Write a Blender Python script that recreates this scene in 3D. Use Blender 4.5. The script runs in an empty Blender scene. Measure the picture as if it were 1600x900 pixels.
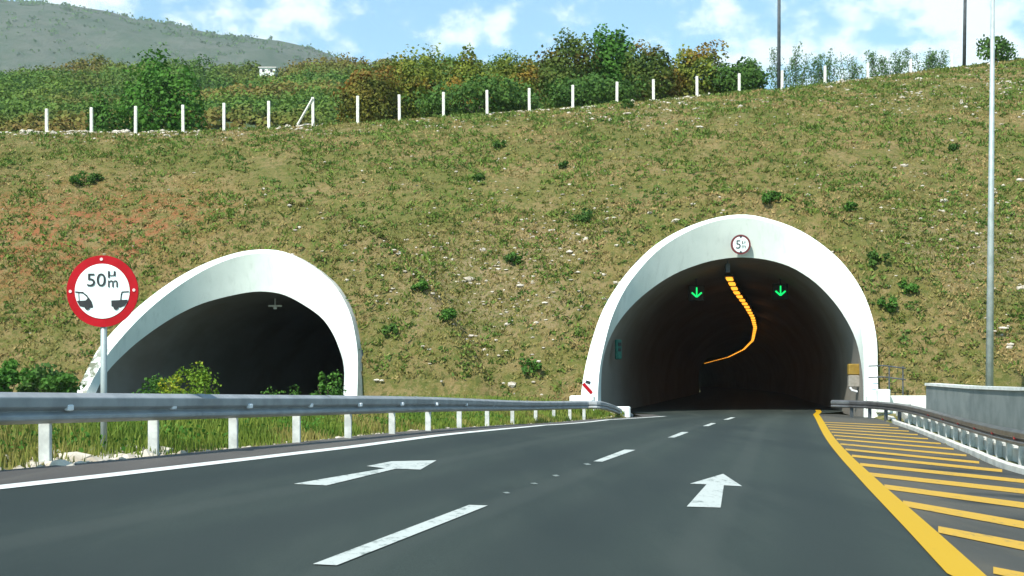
import bpy, math, random
import numpy as np
from mathutils import Vector, noise as mnoise

random.seed(7)
rng = np.random.default_rng(7)
scene = bpy.context.scene
C = scene.collection
R = math.radians

# ------------------------------------------------------------ camera, sky, sun
F, HV, CH = 1900.0, 597.0, 1.12          # focal length and horizon row of the photograph, eye height
cam_d = bpy.data.cameras.new('camera')
cam = bpy.data.objects.new('camera', cam_d); C.objects.link(cam)
cam.location = (0, 0, CH); cam.rotation_euler = (R(90), 0, 0)
cam_d.sensor_width = 36; cam_d.lens = 36 * F / 1600
cam_d.shift_y = (HV - 450) / 1600
cam_d.clip_start = 0.1; cam_d.clip_end = 12000
scene.camera = cam

SUN = Vector((-0.38, -0.60, 0.78)).normalized()
world = bpy.data.worlds.new('World'); scene.world = world; world.use_nodes = True
wn, wl = world.node_tree.nodes, world.node_tree.links
wn.clear()
sky = wn.new('ShaderNodeTexSky'); sky.sky_type = 'NISHITA'; sky.sun_disc = False
sky.sun_elevation = math.asin(SUN.z); sky.sun_rotation = math.atan2(SUN.x, SUN.y)
sky.air_density = 1.0; sky.dust_density = 0.6; sky.ozone_density = 2.0
bg = wn.new('ShaderNodeBackground'); bg.inputs['Strength'].default_value = 0.13
wo = wn.new('ShaderNodeOutputWorld')
tc = wn.new('ShaderNodeTexCoord')
def wmath(op, a, b=None, c=None, clamp=False):
    n = wn.new('ShaderNodeMath'); n.operation = op; n.use_clamp = clamp
    for i, v in enumerate((a, b, c)):
        if v is None: continue
        if isinstance(v, (int, float)): n.inputs[i].default_value = v
        else: wl.new(v, n.inputs[i])
    return n.outputs[0]
def wnoise(scale, detail, stretch, off=(0, 0, 0), rough=0.55):
    mp = wn.new('ShaderNodeMapping'); mp.inputs['Scale'].default_value = stretch
    mp.inputs['Location'].default_value = off
    wl.new(tc.outputs['Generated'], mp.inputs[0])
    t = wn.new('ShaderNodeTexNoise'); t.inputs['Scale'].default_value = scale
    t.inputs['Detail'].default_value = detail; t.inputs['Roughness'].default_value = rough
    wl.new(mp.outputs[0], t.inputs['Vector'])
    return t.outputs['Fac']
def wblob(u, v, r, gain):                   # a cloud bank centred on a direction of the sky
    d = Vector(((u - 800) / F, 1, (HV - v) / F)).normalized()
    n = wn.new('ShaderNodeVectorMath'); n.operation = 'DISTANCE'
    wl.new(tc.outputs['Generated'], n.inputs[0]); n.inputs[1].default_value = d
    q = wmath('DIVIDE', n.outputs['Value'], r)
    q = wmath('MULTIPLY', q, q)
    e = wmath('SUBTRACT', 1.0, q, clamp=True)
    return wmath('MULTIPLY', e, gain)
soft = wnoise(5.0, 6, (1, 1, 2.6), (3.1, 0.4, 1.7))
fine = wnoise(22.0, 8, (1, 1, 1.5), (0.3, 2.4, 0.9), 0.6)
blobs = None
for b in ((722, 45, .026, 1.1), (775, 48, .022, .9), (700, 75, .03, .55), (745, 75, .035, .5), (330, 25, .15, .72), (170, 10, .12, .65), (560, 10, .07, .45),
          (1290, 55, .12, .8), (1480, 40, .13, .85), (1150, 20, .07, .4), (980, 45, .05, .35), (1600, 90, .12, .7)):
    o = wblob(*b)
    blobs = o if blobs is None else wmath('MAXIMUM', blobs, o)
cl = wmath('ADD', wmath('MULTIPLY', soft, 1.3), wmath('MULTIPLY', fine, 2.3))
cl = wmath('ADD', wmath('SUBTRACT', cl, 1.97), wmath('MULTIPLY', blobs, 0.62))
mr = wn.new('ShaderNodeMapRange'); mr.interpolation_type = 'SMOOTHSTEP'
wl.new(cl, mr.inputs['Value']); mr.inputs['From Min'].default_value = -0.02; mr.inputs['From Max'].default_value = 0.5
mr.inputs['To Max'].default_value = 0.92
tint = wn.new('ShaderNodeMix'); tint.data_type = 'RGBA'; tint.blend_type = 'MULTIPLY'; tint.inputs['Factor'].default_value = 1
wl.new(sky.outputs[0], tint.inputs['A']); tint.inputs['B'].default_value = (0.84, 1.12, 1.04, 1)
mixc = wn.new('ShaderNodeMix'); mixc.data_type = 'RGBA'
wl.new(mr.outputs[0], mixc.inputs['Factor']); wl.new(tint.outputs['Result'], mixc.inputs['A'])
mixc.inputs['B'].default_value = (5.5, 6.3, 6.6, 1)
wl.new(mixc.outputs['Result'], bg.inputs['Color']); wl.new(bg.outputs[0], wo.inputs['Surface'])

sd = bpy.data.lights.new('sun', 'SUN'); sd.energy = 4.2; sd.angle = R(0.53); sd.color = (1, 0.96, 0.88)
so = bpy.data.objects.new('sun', sd); C.objects.link(so)
so.rotation_euler = SUN.to_track_quat('Z', 'Y').to_euler(); so.location = (20, -30, 60)

scene.view_settings.view_transform = 'Standard'; scene.view_settings.look = 'None'
scene.view_settings.exposure = 0.77; scene.view_settings.gamma = 1
scene.view_settings.use_curve_mapping = False

# ------------------------------------------------------------ helpers
def smooth(a, b, t):
    t = np.clip((np.asarray(t, float) - a) / (b - a), 0, 1)
    return t * t * (3 - 2 * t)
def bank(y): return 0.06 * (1 - smooth(22, 53, y))
def Z(x, y): return -bank(y) * x - 0.356 * smooth(22, 53, y)      # banked road surface, levelling out at the tunnel
def gp(u, v, y1=56):                                             # pixel -> point of the road surface
    lo, hi = 1.0, float(y1)
    f = lambda y: CH - (v - HV) / F * y - float(Z((u - 800) / F * y, y))
    if f(hi) > 0: y = hi
    else:
        for _ in range(50):
            m = (lo + hi) / 2
            if f(m) > 0: lo = m
            else: hi = m
        y = (lo + hi) / 2
    x = (u - 800) / F * y
    return Vector((x, y, float(Z(x, y))))
def at(u, v, y): return Vector(((u - 800) / F * y, y, CH + (HV - v) / F * y))

class MB:
    def __init__(s): s.v = []; s.f = []
    def add(s, vs, fs):
        n = len(s.v); s.v += [tuple(map(float, p)) for p in vs]; s.f += [tuple(i + n for i in f) for f in fs]; return s
    def box(s, c, size, rz=0, rx=0, ry=0, bevel=0.0):
        from mathutils import Euler
        m = Euler((rx, ry, rz)).to_matrix(); hx, hy, hz = [q / 2 for q in size]
        if bevel <= 0:
            vs = [m @ Vector((a * hx, b * hy, d * hz)) + Vector(c) for d in (-1, 1) for a, b in ((-1, -1), (1, -1), (1, 1), (-1, 1))]
            return s.add(vs, [(3, 2, 1, 0), (4, 5, 6, 7), (0, 1, 5, 4), (1, 2, 6, 5), (2, 3, 7, 6), (3, 0, 4, 7)])
        b = bevel; vs = []
        for (zz, k) in ((-hz, b), (-hz + b, 0), (hz - b, 0), (hz, b)):
            X, Y = hx - k, hy - k
            for (px, py) in ((-X + b, -Y), (X - b, -Y), (X, -Y + b), (X, Y - b), (X - b, Y), (-X + b, Y), (-X, Y - b), (-X, -Y + b)):
                vs.append(m @ Vector((px, py, zz)) + Vector(c))
        fs = [tuple(range(7, -1, -1)), tuple(range(24, 32))]
        for r in range(3):
            for i in range(8):
                j = (i + 1) % 8; fs.append((r * 8 + i, r * 8 + j, r * 8 + 8 + j, r * 8 + 8 + i))
        return s.add(vs, fs)
    def tube(s, pts, rad, n=10, cap=True):
        pts = [Vector(p) for p in pts]
        rad = rad if hasattr(rad, '__len__') else [rad] * len(pts)
        base = len(s.v); ref = None
        for i, p in enumerate(pts):
            d = (pts[min(i + 1, len(pts) - 1)] - pts[max(i - 1, 0)]).normalized()
            if ref is None: ref = Vector((1, 0, 0)) if abs(d.x) < .8 else Vector((0, 1, 0))
            a = d.cross(ref).normalized(); b = d.cross(a).normalized(); ref = -b if False else ref
            for k in range(n):
                t = 2 * math.pi * k / n
                s.v.append(tuple(p + (a * math.cos(t) + b * math.sin(t)) * rad[i]))
        for i in range(len(pts) - 1):
            for k in range(n):
                j = (k + 1) % n; o = base + i * n
                s.f.append((o + k, o + j, o + n + j, o + n + k))
        if cap:
            s.f.append(tuple(base + k for k in range(n - 1, -1, -1)))
            s.f.append(tuple(base + (len(pts) - 1) * n + k for k in range(n)))
        return s
    def sweep(s, pts, prof, closed=False):      # prof = (offset to the right of travel, height)
        n = len(prof); base = len(s.v)
        for i, p in enumerate(pts):
            p = Vector(p); d = Vector(pts[min(i + 1, len(pts) - 1)]) - Vector(pts[max(i - 1, 0)])
            d.z = 0; d.normalize(); r = Vector((d.y, -d.x, 0))
            for (o, z) in prof: s.v.append(tuple(p + r * o + Vector((0, 0, z))))
        for i in range(len(pts) - 1):
            for k in range(n if closed else n - 1):
                j = (k + 1) % n; o = base + i * n
                s.f.append((o + k, o + n + k, o + n + j, o + j))
        if closed:
            s.f.append(tuple(base + k for k in range(n)))
            s.f.append(tuple(base + (len(pts) - 1) * n + k for k in range(n - 1, -1, -1)))
        return s
    def disc(s, c, r, n=48, r0=0.0, y=0.0):       # flat in xz, facing -y
        c = Vector(c)
        if r0 <= 0:
            return s.add([c + Vector((r * math.cos(2 * math.pi * k / n), y, r * math.sin(2 * math.pi * k / n))) for k in range(n)], [tuple(range(n))])
        vs = []
        for q in (r, r0):
            vs += [c + Vector((q * math.cos(2 * math.pi * k / n), y, q * math.sin(2 * math.pi * k / n))) for k in range(n)]
        return s.add(vs, [(k, (k + 1) % n, n + (k + 1) % n, n + k) for k in range(n)])
    def build(s, name, m, parent=None, sm=False):
        me = bpy.data.meshes.new(name); me.from_pydata(s.v, [], s.f); me.materials.append(m)
        if sm: me.polygons.foreach_set('use_smooth', [True] * len(me.polygons))
        me.update(); o = bpy.data.objects.new(name, me); C.objects.link(o)
        if parent: o.parent = parent
        return o

def quads(name, P, m, parent=None):               # P: (N,4,3) array -> one mesh
    N = len(P); me = bpy.data.meshes.new(name)
    me.vertices.add(N * 4); me.vertices.foreach_set('co', P.reshape(-1).astype(np.float32))
    me.loops.add(N * 4); me.loops.foreach_set('vertex_index', np.arange(N * 4, dtype=np.int32))
    me.polygons.add(N); me.polygons.foreach_set('loop_start', np.arange(0, N * 4, 4, dtype=np.int32))
    me.polygons.foreach_set('loop_total', np.full(N, 4, dtype=np.int32))
    me.materials.append(m); me.update(calc_edges=True); me.validate()
    o = bpy.data.objects.new(name, me); C.objects.link(o)
    if parent: o.parent = parent
    return o
def tag(o, label=None, cat=None, group=None, kind=None):
    if label: o['label'] = label
    if cat: o['category'] = cat
    if group: o['group'] = group
    if kind: o['kind'] = kind
    return o
def thing(name, label, cat, loc=(0, 0, 0), group=None, rz=0):
    o = bpy.data.objects.new(name, None); C.objects.link(o); o.location = loc; o.rotation_euler = (0, 0, rz)
    o.empty_display_size = .2
    return tag(o, label, cat, group)

# ------------------------------------------------------------ materials
class NT:
    def __init__(s, name):
        s.m = bpy.data.materials.new(name); s.m.use_nodes = True
        s.n = s.m.node_tree.nodes; s.l = s.m.node_tree.links
        s.b = s.n['Principled BSDF']; s.tc = s.n.new('ShaderNodeTexCoord')
        s.geo = s.n.new('ShaderNodeNewGeometry')
    def noise(s, scale, detail=5, rough=.55, stretch=(1, 1, 1), coord='world'):
        mp = s.n.new('ShaderNodeMapping'); mp.inputs['Scale'].default_value = stretch
        s.l.new(s.geo.outputs['Position'] if coord == 'world' else s.tc.outputs['Object'], mp.inputs[0])
        t = s.n.new('ShaderNodeTexNoise'); t.inputs['Scale'].default_value = scale
        t.inputs['Detail'].default_value = detail; t.inputs['Roughness'].default_value = rough
        s.l.new(mp.outputs[0], t.inputs['Vector']); return t.outputs['Fac']
    def ramp(s, fac, lo, hi, a=0.0, b=1.0):
        r = s.n.new('ShaderNodeMapRange'); r.interpolation_type = 'SMOOTHSTEP'
        s.l.new(fac, r.inputs['Value']); r.inputs['From Min'].default_value = lo; r.inputs['From Max'].default_value = hi
        r.inputs['To Min'].default_value = a; r.inputs['To Max'].default_value = b
        return r.outputs[0]
    def mix(s, fac, a, b):
        n = s.n.new('ShaderNodeMix'); n.data_type = 'RGBA'
        for k, v in (('Factor', fac), ('A', a), ('B', b)):
            if isinstance(v, (int, float)): n.inputs[k].default_value = v
            elif isinstance(v, tuple): n.inputs[k].default_value = (*v[:3], 1)
            else: s.l.new(v, n.inputs[k])
        return n.outputs['Result']
    def math(s, op, a, b, clamp=False):
        n = s.n.new('ShaderNodeMath'); n.operation = op; n.use_clamp = clamp
        for i, v in enumerate((a, b)):
            if isinstance(v, (int, float)): n.inputs[i].default_value = v
            else: s.l.new(v, n.inputs[i])
        return n.outputs[0]
    def blob(s, c, r):                     # soft patch of ground round a world point (xyz radii)
        n = s.n.new('ShaderNodeVectorMath'); n.operation = 'SUBTRACT'; s.l.new(s.geo.outputs['Position'], n.inputs[0]); n.inputs[1].default_value = c
        d = s.n.new('ShaderNodeVectorMath'); d.operation = 'DIVIDE'; s.l.new(n.outputs[0], d.inputs[0]); d.inputs[1].default_value = r
        e = s.n.new('ShaderNodeVectorMath'); e.operation = 'LENGTH'; s.l.new(d.outputs[0], e.inputs[0])
        return s.ramp(e.outputs['Value'], 0.2, 1.0, 1.0, 0.0)
    def bump(s, h, strength=.5, dist=.02):
        b = s.n.new('ShaderNodeBump'); b.inputs['Strength'].default_value = strength; b.inputs['Distance'].default_value = dist
        s.l.new(h, b.inputs['Height']); s.l.new(b.outputs[0], s.b.inputs['Normal'])
    def fin(s, col, rough=.8, metal=0.0, spec=.5):
        if isinstance(col, tuple): s.b.inputs['Base Color'].default_value = (*col, 1)
        else: s.l.new(col, s.b.inputs['Base Color'])
        s.b.inputs['Roughness'].default_value = rough; s.b.inputs['Metallic'].default_value = metal
        s.b.inputs['Specular IOR Level'].default_value = spec
        return s.m
def speckle(name, a, b, scale=3, rough=.8, metal=0, bump=0, dist=.01, lo=.35, hi=.65, spec=.5, stretch=(1, 1, 1)):
    t = NT(name); n = t.noise(scale, 6, .6, stretch)
    if bump: t.bump(t.noise(scale * 8, 4), bump, dist)
    return t.fin(t.mix(t.ramp(n, lo, hi), a, b), rough, metal, spec)
def emit(name, col, k):
    t = NT(name); t.b.inputs['Emission Color'].default_value = (*col, 1); t.b.inputs['Emission Strength'].default_value = k
    return t.fin((col[0] * .3, col[1] * .3, col[2] * .3), .5)

def asphalt(name, base, dirt, warm, stains=(), tracks=False):
    t = NT(name)
    g = t.noise(90, 3, .7); big = t.noise(.22, 5, .6, (1, .35, 1)); mid = t.noise(1.6, 6, .7, (1, .12, 1))
    c = t.mix(t.ramp(g, .3, .7), tuple(q * .7 for q in base), tuple(q * 1.4 for q in base))
    c = t.mix(t.ramp(big, .4, .62, 0, .8), c, dirt)
    c = t.mix(t.ramp(mid, .42, .7, 0, .5), c, warm)
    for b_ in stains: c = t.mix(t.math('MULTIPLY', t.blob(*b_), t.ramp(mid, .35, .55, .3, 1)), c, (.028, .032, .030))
    if tracks:                            # tyre-polished wheel paths, four across the two lanes
        sx = t.n.new('ShaderNodeSeparateXYZ'); t.l.new(t.tc.outputs['UV'], sx.inputs[0])
        w_ = t.math('COSINE', t.math('MULTIPLY', t.math('SUBTRACT', sx.outputs['X'], .125), 8 * math.pi), 0)
        c = t.mix(t.math('MULTIPLY', t.ramp(w_, -.2, 1, 0, .55), t.ramp(mid, .2, .7, .5, 1)), c, (.018, .026, .024))
        c = t.mix(t.ramp(w_, -1, -.75, .35, 0), c, (.052, .062, .053))
    t.bump(g, .5, .006)
    return t.fin(c, .78, 0, .3)
M = {}
M['asphalt'] = asphalt('asphalt', (.030, .041, .034), (.019, .028, .025), (.044, .055, .046), (), True)
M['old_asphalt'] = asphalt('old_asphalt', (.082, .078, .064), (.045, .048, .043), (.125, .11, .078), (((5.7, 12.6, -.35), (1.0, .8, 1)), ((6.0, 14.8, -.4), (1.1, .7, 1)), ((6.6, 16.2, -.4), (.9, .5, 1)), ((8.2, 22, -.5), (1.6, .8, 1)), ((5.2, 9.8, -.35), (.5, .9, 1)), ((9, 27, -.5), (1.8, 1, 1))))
M['shoulder'] = asphalt('shoulder', (.095, .088, .08), (.07, .065, .06), (.14, .13, .11))
def paint(name, col, worn, k=.62):
    t = NT(name); n = t.noise(14, 6, .7, (1, .5, 1)); n2 = t.noise(1.3, 3)
    w = t.math('ADD', n, t.math('MULTIPLY', t.math('SUBTRACT', n2, .5), .5))
    return t.fin(t.mix(t.ramp(w, k, k + .2), col, worn), .6, 0, .4)
M['white_paint'] = paint('white_paint', (.50, .53, .49), (.17, .20, .18), .52)
M['faded_paint'] = paint('faded_paint', (.22, .25, .23), (.06, .08, .07), .5)
M['line_paint'] = paint('line_paint', (.70, .72, .68), (.45, .46, .43), .68)
M['yellow_paint'] = paint('yellow_paint', (.54, .32, .002), (.32, .20, .02), .62)
M['hatch_paint'] = paint('hatch_paint', (.56, .33, .03), (.22, .17, .07), .53)

t = NT('slope_soil')                        # hillside: grass, soil, stony scree
n1 = t.noise(.16, 6, .62); n2 = t.noise(.9, 6, .65); n3 = t.noise(6, 4, .7); n4 = t.noise(.35, 5, .6, (1, 1, 1), 'obj')
c = t.mix(t.ramp(n2, .4, .62), (.255, .190, .082), (.165, .155, .042))
c = t.mix(t.ramp(n1, .42, .62, 0, .75), c, (.125, .140, .034))
c = t.mix(t.ramp(n4, .5, .64, 0, .6), c, (.30, .215, .105))
red = t.math('MULTIPLY', t.blob((-24, 70, 9), (15, 14, 7)), t.ramp(n2, .38, .58))
c = t.mix(t.math('MULTIPLY', red, .9), c, (.33, .115, .055))
sc = None
for b in (((-2, 63, 7.2), (8, 8, 3.6)), ((24, 63, 7.5), (9, 8, 4)), ((3, 66, 8), (8, 6, 2.6)), ((-1, 60, 5.), (8, 8, 3)), ((9, 86, 19), (9, 12, 1.7)), ((-22, 85, 18.4), (20, 10, 1.1)), ((36, 90, 24), (10, 12, 3))):
    q = t.blob(*b); sc = q if sc is None else t.math('MAXIMUM', sc, q)
c = t.mix(t.math('MULTIPLY', sc, t.ramp(n3, .42, .6, 0, .75)), c, (.34, .25, .16))
gr = t.noise(22, 3, .7)
c = t.mix(t.ramp(gr, .34, .5, .6, 0), c, (.055, .06, .022)); g5 = t.noise(3.2, 4, .7); c = t.mix(t.ramp(g5, .48, .58, 0, .75), c, (.090, .110, .027)); g6 = t.noise(2.1, 5, .75, (1, 1, 1), 'obj'); c = t.mix(t.ramp(g6, .54, .64, 0, .55), c, (.20, .145, .06)); g7 = t.noise(9, 3, .7, (1, 1, 1), 'obj'); c = t.mix(t.ramp(g7, .6, .7, 0, .6), c, (.36, .31, .16))
t.bump(t.noise(4, 8, .75), .8, .25)
M['slope'] = t.fin(c, 1.0, 0, .1)
t = NT('verge_soil'); c = t.mix(t.ramp(t.noise(2, 5), .4, .6), (.12, .13, .03), (.22, .19, .08)); t.bump(t.noise(12, 5), 1, .08)
M['verge'] = t.fin(c, 1, 0, .1)

def leaves(name, a, b, c3=None, scale=.9, hot=.6):
    t = NT(name); n = t.noise(scale, 4, .6)
    c = t.mix(t.ramp(n, .36, .62), a, b)
    if c3: c = t.mix(t.ramp(t.noise(scale * .45, 3, .5, (1, 1, 1.4)), hot - .08, hot + .08), c, c3)
    w = t.n.new('ShaderNodeNewGeometry')
    c = t.mix(t.ramp(w.outputs['Random Per Island'], 0, 1, 0, .28), c, tuple(min(1, q * 2.0) for q in b))
    m = t.fin(c, .75, 0, .25)
    tr = t.n.new('ShaderNodeBsdfTranslucent'); t.l.new(c, tr.inputs['Color'])
    mx = t.n.new('ShaderNodeMixShader'); mx.inputs[0].default_value = .25
    t.l.new(t.b.outputs[0], mx.inputs[1]); t.l.new(tr.outputs[0], mx.inputs[2])
    t.l.new(mx.outputs[0], t.n['Material Output'].inputs['Surface'])
    return m
M['leaf_dark'] = leaves('leaf_dark', (.028, .080, .014), (.075, .15, .024))
M['leaf_green'] = leaves('leaf_green', (.030, .085, .012), (.065, .16, .020))
M['leaf_mid'] = leaves('leaf_mid', (.026, .095, .011), (.075, .19, .020))
M['leaf_bright'] = leaves('leaf_bright', (.032, .11, .012), (.075, .185, .022))
M['leaf_olive'] = leaves('leaf_olive', (.075, .12, .016), (.17, .20, .024), (.24, .13, .02), .8, .56)
M['leaf_rust'] = leaves('leaf_rust', (.060, .085, .014), (.14, .135, .018), (.22, .105, .02), .4, .53)
M['leaf_brown'] = leaves('leaf_brown', (.045, .090, .016), (.095, .13, .02), (.17, .09, .02), .8, .56)
M['leaf_pale'] = leaves('leaf_pale', (.06, .14, .045), (.12, .20, .07))
M['leaf_yellow'] = leaves('leaf_yellow', (.07, .15, .015), (.15, .24, .02), (.36, .34, .02), 2.5, .60)
M['tuft'] = leaves('tuft', (.155, .160, .040), (.255, .215, .068), (.36, .25, .11), .55, .53)
M['tuft_green'] = leaves('tuft_green', (.08, .15, .026), (.15, .21, .036))
M['clump'] = leaves('clump', (.055, .120, .020), (.12, .18, .028), (.15, .15, .035), .3, .56)
M['blade'] = leaves('blade', (.075, .15, .018), (.16, .21, .03), (.27, .22, .07), 1.1, .56)
M['wood_far'] = leaves('wood_far', (.035, .10, .016), (.11, .18, .026), (.20, .13, .035), .045, .54)
M['stone'] = speckle('stone', (.36, .31, .24), (.62, .56, .47), 3, .95)
M['bark'] = speckle('bark', (.06, .045, .03), (.12, .09, .06), 8, .95)
M['white_concrete'] = speckle('white_concrete', (.72, .755, .70), (.85, .88, .83), .5, .85, 0, .25, .01, .3, .7, .2)
t = NT('rim_concrete')
st = t.noise(2.2, 6, .7); n = t.noise(.5, 5); c = t.mix(t.ramp(n, .3, .7), (.70, .735, .69), (.84, .87, .82))
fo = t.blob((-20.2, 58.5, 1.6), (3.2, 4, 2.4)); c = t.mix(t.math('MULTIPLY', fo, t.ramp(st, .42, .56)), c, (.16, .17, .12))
c = t.mix(t.ramp(t.noise(3, 6, .7, (1, 1, .2)), .56, .78, 0, .3), c, (.42, .44, .38)); M['rim'] = t.fin(c, .85, 0, .2)
t = NT('mouth_concrete')
n = t.noise(.5, 5); st = t.noise(2.6, 5, .7, (1, 1, .2)); c = t.mix(t.ramp(n, .3, .7), (.66, .72, .66), (.76, .81, .75))
c = t.mix(t.ramp(st, .48, .78, 0, .5), c, (.48, .52, .47)); M['mouth_concrete'] = t.fin(c, .85, 0, .2)
t = NT('lining'); n = t.noise(.35, 5, .6, (1, .4, 1)); st = t.noise(.25, 4, .6)
c = t.mix(t.ramp(n, .35, .65), (.24, .225, .19), (.29, .27, .235)); c = t.mix(t.ramp(st, .45, .7, 0, .35), c, (.15, .11, .08))
M['lining'] = t.fin(c, .8, 0, .2)
M['stained'] = speckle('stained', (.25, .25, .2), (.78, .78, .72), 2.2, .9, 0, .6, .03, .42, .6)
M['concrete'] = speckle('concrete', (.50, .49, .44), (.68, .67, .60), 1.5, .9, 0, .3, .01)
M['grey_wall'] = speckle('grey_wall', (.15, .18, .175), (.21, .24, .23), 1.2, .9, 0, .3, .01)
M['cap'] = speckle('cap', (.66, .68, .64), (.8, .82, .78), 2, .8)
M['rail'] = speckle('rail', (.25, .265, .27), (.36, .375, .38), 2.5, .55, .1, 0, 0, .3, .7)
M['right_rail'] = speckle('right_rail', (.20, .19, .19), (.30, .29, .29), 2.5, .4, .8, 0, 0, .3, .7)
M['post'] = speckle('post', (.46, .47, .44), (.66, .67, .63), 5, .6, .1)
M['fence_post'] = speckle('fence_post', (.62, .60, .52), (.84, .82, .74), 6, .9)
M['steel'] = speckle('steel', (.36, .41, .40), (.46, .51, .50), 3, .55, .3)
M['dark_steel'] = speckle('dark_steel', (.05, .06, .065), (.09, .10, .11), 3, .6, .2)
M['red'] = speckle('red', (.36, .001, .006), (.42, .002, .010), 4, .6, 0, 0, .01, .35, .65, .2)
M['maroon'] = speckle('maroon', (.11, .012, .016), (.15, .02, .02), 9, .5)
M['sign_white'] = speckle('sign_white', (.74, .84, .82), (.80, .88, .85), 5, .4)
M['black'] = speckle('black', (.012, .014, .016), (.02, .022, .024), 5, .5)
M['pink'] = speckle('pink', (.80, .45, .45), (.85, .6, .58), 5, .4)
M['dark_box'] = speckle('dark_box', (.01, .014, .012), (.016, .02, .018), 5, .6)
M['teal'] = speckle('teal', (.01, .10, .075), (.02, .17, .12), 7, .5)
M['yellow_box'] = speckle('yellow_box', (.24, .15, .02), (.30, .19, .03), 7, .5)
M['pale_box'] = speckle('pale_box', (.25, .23, .19), (.32, .29, .25), 7, .6)
M['reflector'] = speckle('reflector', (.78, .80, .82), (.85, .87, .88), 7, .25)
M['red_reflector'] = speckle('red_reflector', (.36, .02, .03), (.45, .04, .05), 7, .3)
M['green_light'] = emit('green_light', (.005, .75, .14), 1.0)
M['orange_light'] = emit('orange_light', (1.0, .38, .03), 1.15)
M['roof'] = speckle('roof', (.5, .48, .45), (.62, .6, .56), 3, .9)

# ------------------------------------------------------------ road layout
def world_line(px, ext=None):
    P = [gp(*p) for p in px]
    return P
edge_px = [(0, 762), (175, 742.5), (350, 722), (550, 698.5), (750, 674), (850, 664.5), (950, 656), (1039, 650.5)]
edge = world_line(edge_px)
kerb_px = [(1600, 742), (1559, 730), (1513, 709), (1464, 688), (1427, 673), (1404, 665)]
kerb = world_line(kerb_px)
def extrap(P, y): d = (P[0] - P[1]); d = d / abs(d.y); q = P[0] + d * (P[0].y - y); return Vector((q.x, y, 0))
e0 = extrap(edge, -14); k0 = extrap(kerb, -14)
EX = [e0.x + .0] + [p.x for p in edge]; EY = [-14] + [p.y for p in edge]
KX = [kerb[0].x - 2.2] + [p.x for p in kerb] + [15.0, 15.0]; KY = [-14] + [p.y for p in kerb] + [max(kerb[-1].y + 3, 50), 56]
print('EDGE', [(round(a, 2), round(b, 2)) for a, b in zip(EX, EY)]); print('KERB', [(round(a, 2), round(b, 2)) for a, b in zip(KX, KY)])
xl = lambda y: np.interp(y, EY, EX); xr = lambda y: np.interp(y, KY, KX)

# tunnel centre lines (x as a function of y)
lamp_px = [(1140, 436), (1150, 456), (1166, 478), (1176, 496), (1180, 512), (1176, 532), (1162, 546), (1138, 558), (1100, 568)]
lampP = [at(u, v, 5.4 * F / (HV - v)) for u, v in lamp_px]
RC_Y = [40, 53, 60] + [p.y for p in lampP]; RC_X = [7.0, 9.6, 10.9] + [p.x - 1.5 * float(smooth(65, 110, p.y)) for p in lampP]
RC_Y.append(420); RC_X.append(RC_X[-1] + 3)
_gy = np.arange(20, 440, 1.0); _gx = np.interp(_gy, RC_Y, RC_X); _gx[:34] = 9.6 + (_gy[:34] - 53) * .2
for _ in range(120): _gx[1:-1] = (_gx[:-2] + 2 * _gx[1:-1] + _gx[2:]) / 4
rcx = lambda y: np.interp(y, _gy, _gx)
lcx = lambda y: -13.75 + .19 * (np.asarray(y, float) - 56.5)

ring_right = dict(y0=53.0, cx=rcx, xc=9.6,
  R0=[(906, 655), (908, 616), (914, 576), (926, 528), (942, 484), (966, 444), (994, 410), (1026, 381), (1066, 358), (1114, 341), (1160, 335), (1198, 341), (1242, 356), (1282, 380), (1318, 412), (1346, 452), (1362, 492), (1370, 532), (1371, 576), (1372, 616), (1372, 655)],
  R1=[(934, 655), (934, 616), (937, 576), (944, 540), (956, 496), (976, 453), (1002, 418), (1032, 388), (1070, 364), (1115, 346), (1160, 340), (1197, 346), (1237, 361), (1273, 385), (1304, 415), (1328, 456), (1343, 500), (1349, 544), (1350, 576), (1350, 616), (1350, 655)],
  R2=[(940, 655), (939, 616), (941, 570), (950, 535), (966, 504), (990, 475), (1022, 448), (1058, 426), (1098, 411), (1125, 405), (1155, 402), (1194, 405), (1228, 414), (1252, 426), (1278, 445), (1306, 475), (1327, 508), (1340, 540), (1347, 580), (1349, 616), (1349, 655)])
ring_left = dict(y0=56.5, cx=lcx, xc=-13.75,
  R0=[(105, 645), (120, 611), (147, 556), (166, 529), (207, 487), (249, 453), (289, 427), (329, 408), (369, 395), (402, 390), (439, 392), (474, 407), (506, 429), (528, 453), (546, 487), (554, 518), (559, 558), (558, 616), (557, 645)],
  R1=[(122, 645), (135, 613), (160, 567), (181, 538), (218, 497), (257, 463), (295, 436), (333, 415), (371, 401), (402, 396), (434, 398), (466, 412), (496, 436), (516, 462), (529, 489), (536, 518), (540, 553), (538, 616), (537, 645)],
  R2=[(140, 645), (150, 613), (167, 582), (191, 556), (222, 529), (267, 498), (311, 476), (356, 463), (394, 456), (420, 456), (445, 461), (474, 476), (503, 497), (521, 523), (531, 548), (536, 565), (538, 585), (536.5, 616), (535.5, 645)])
K_LEAN = .7
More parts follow.
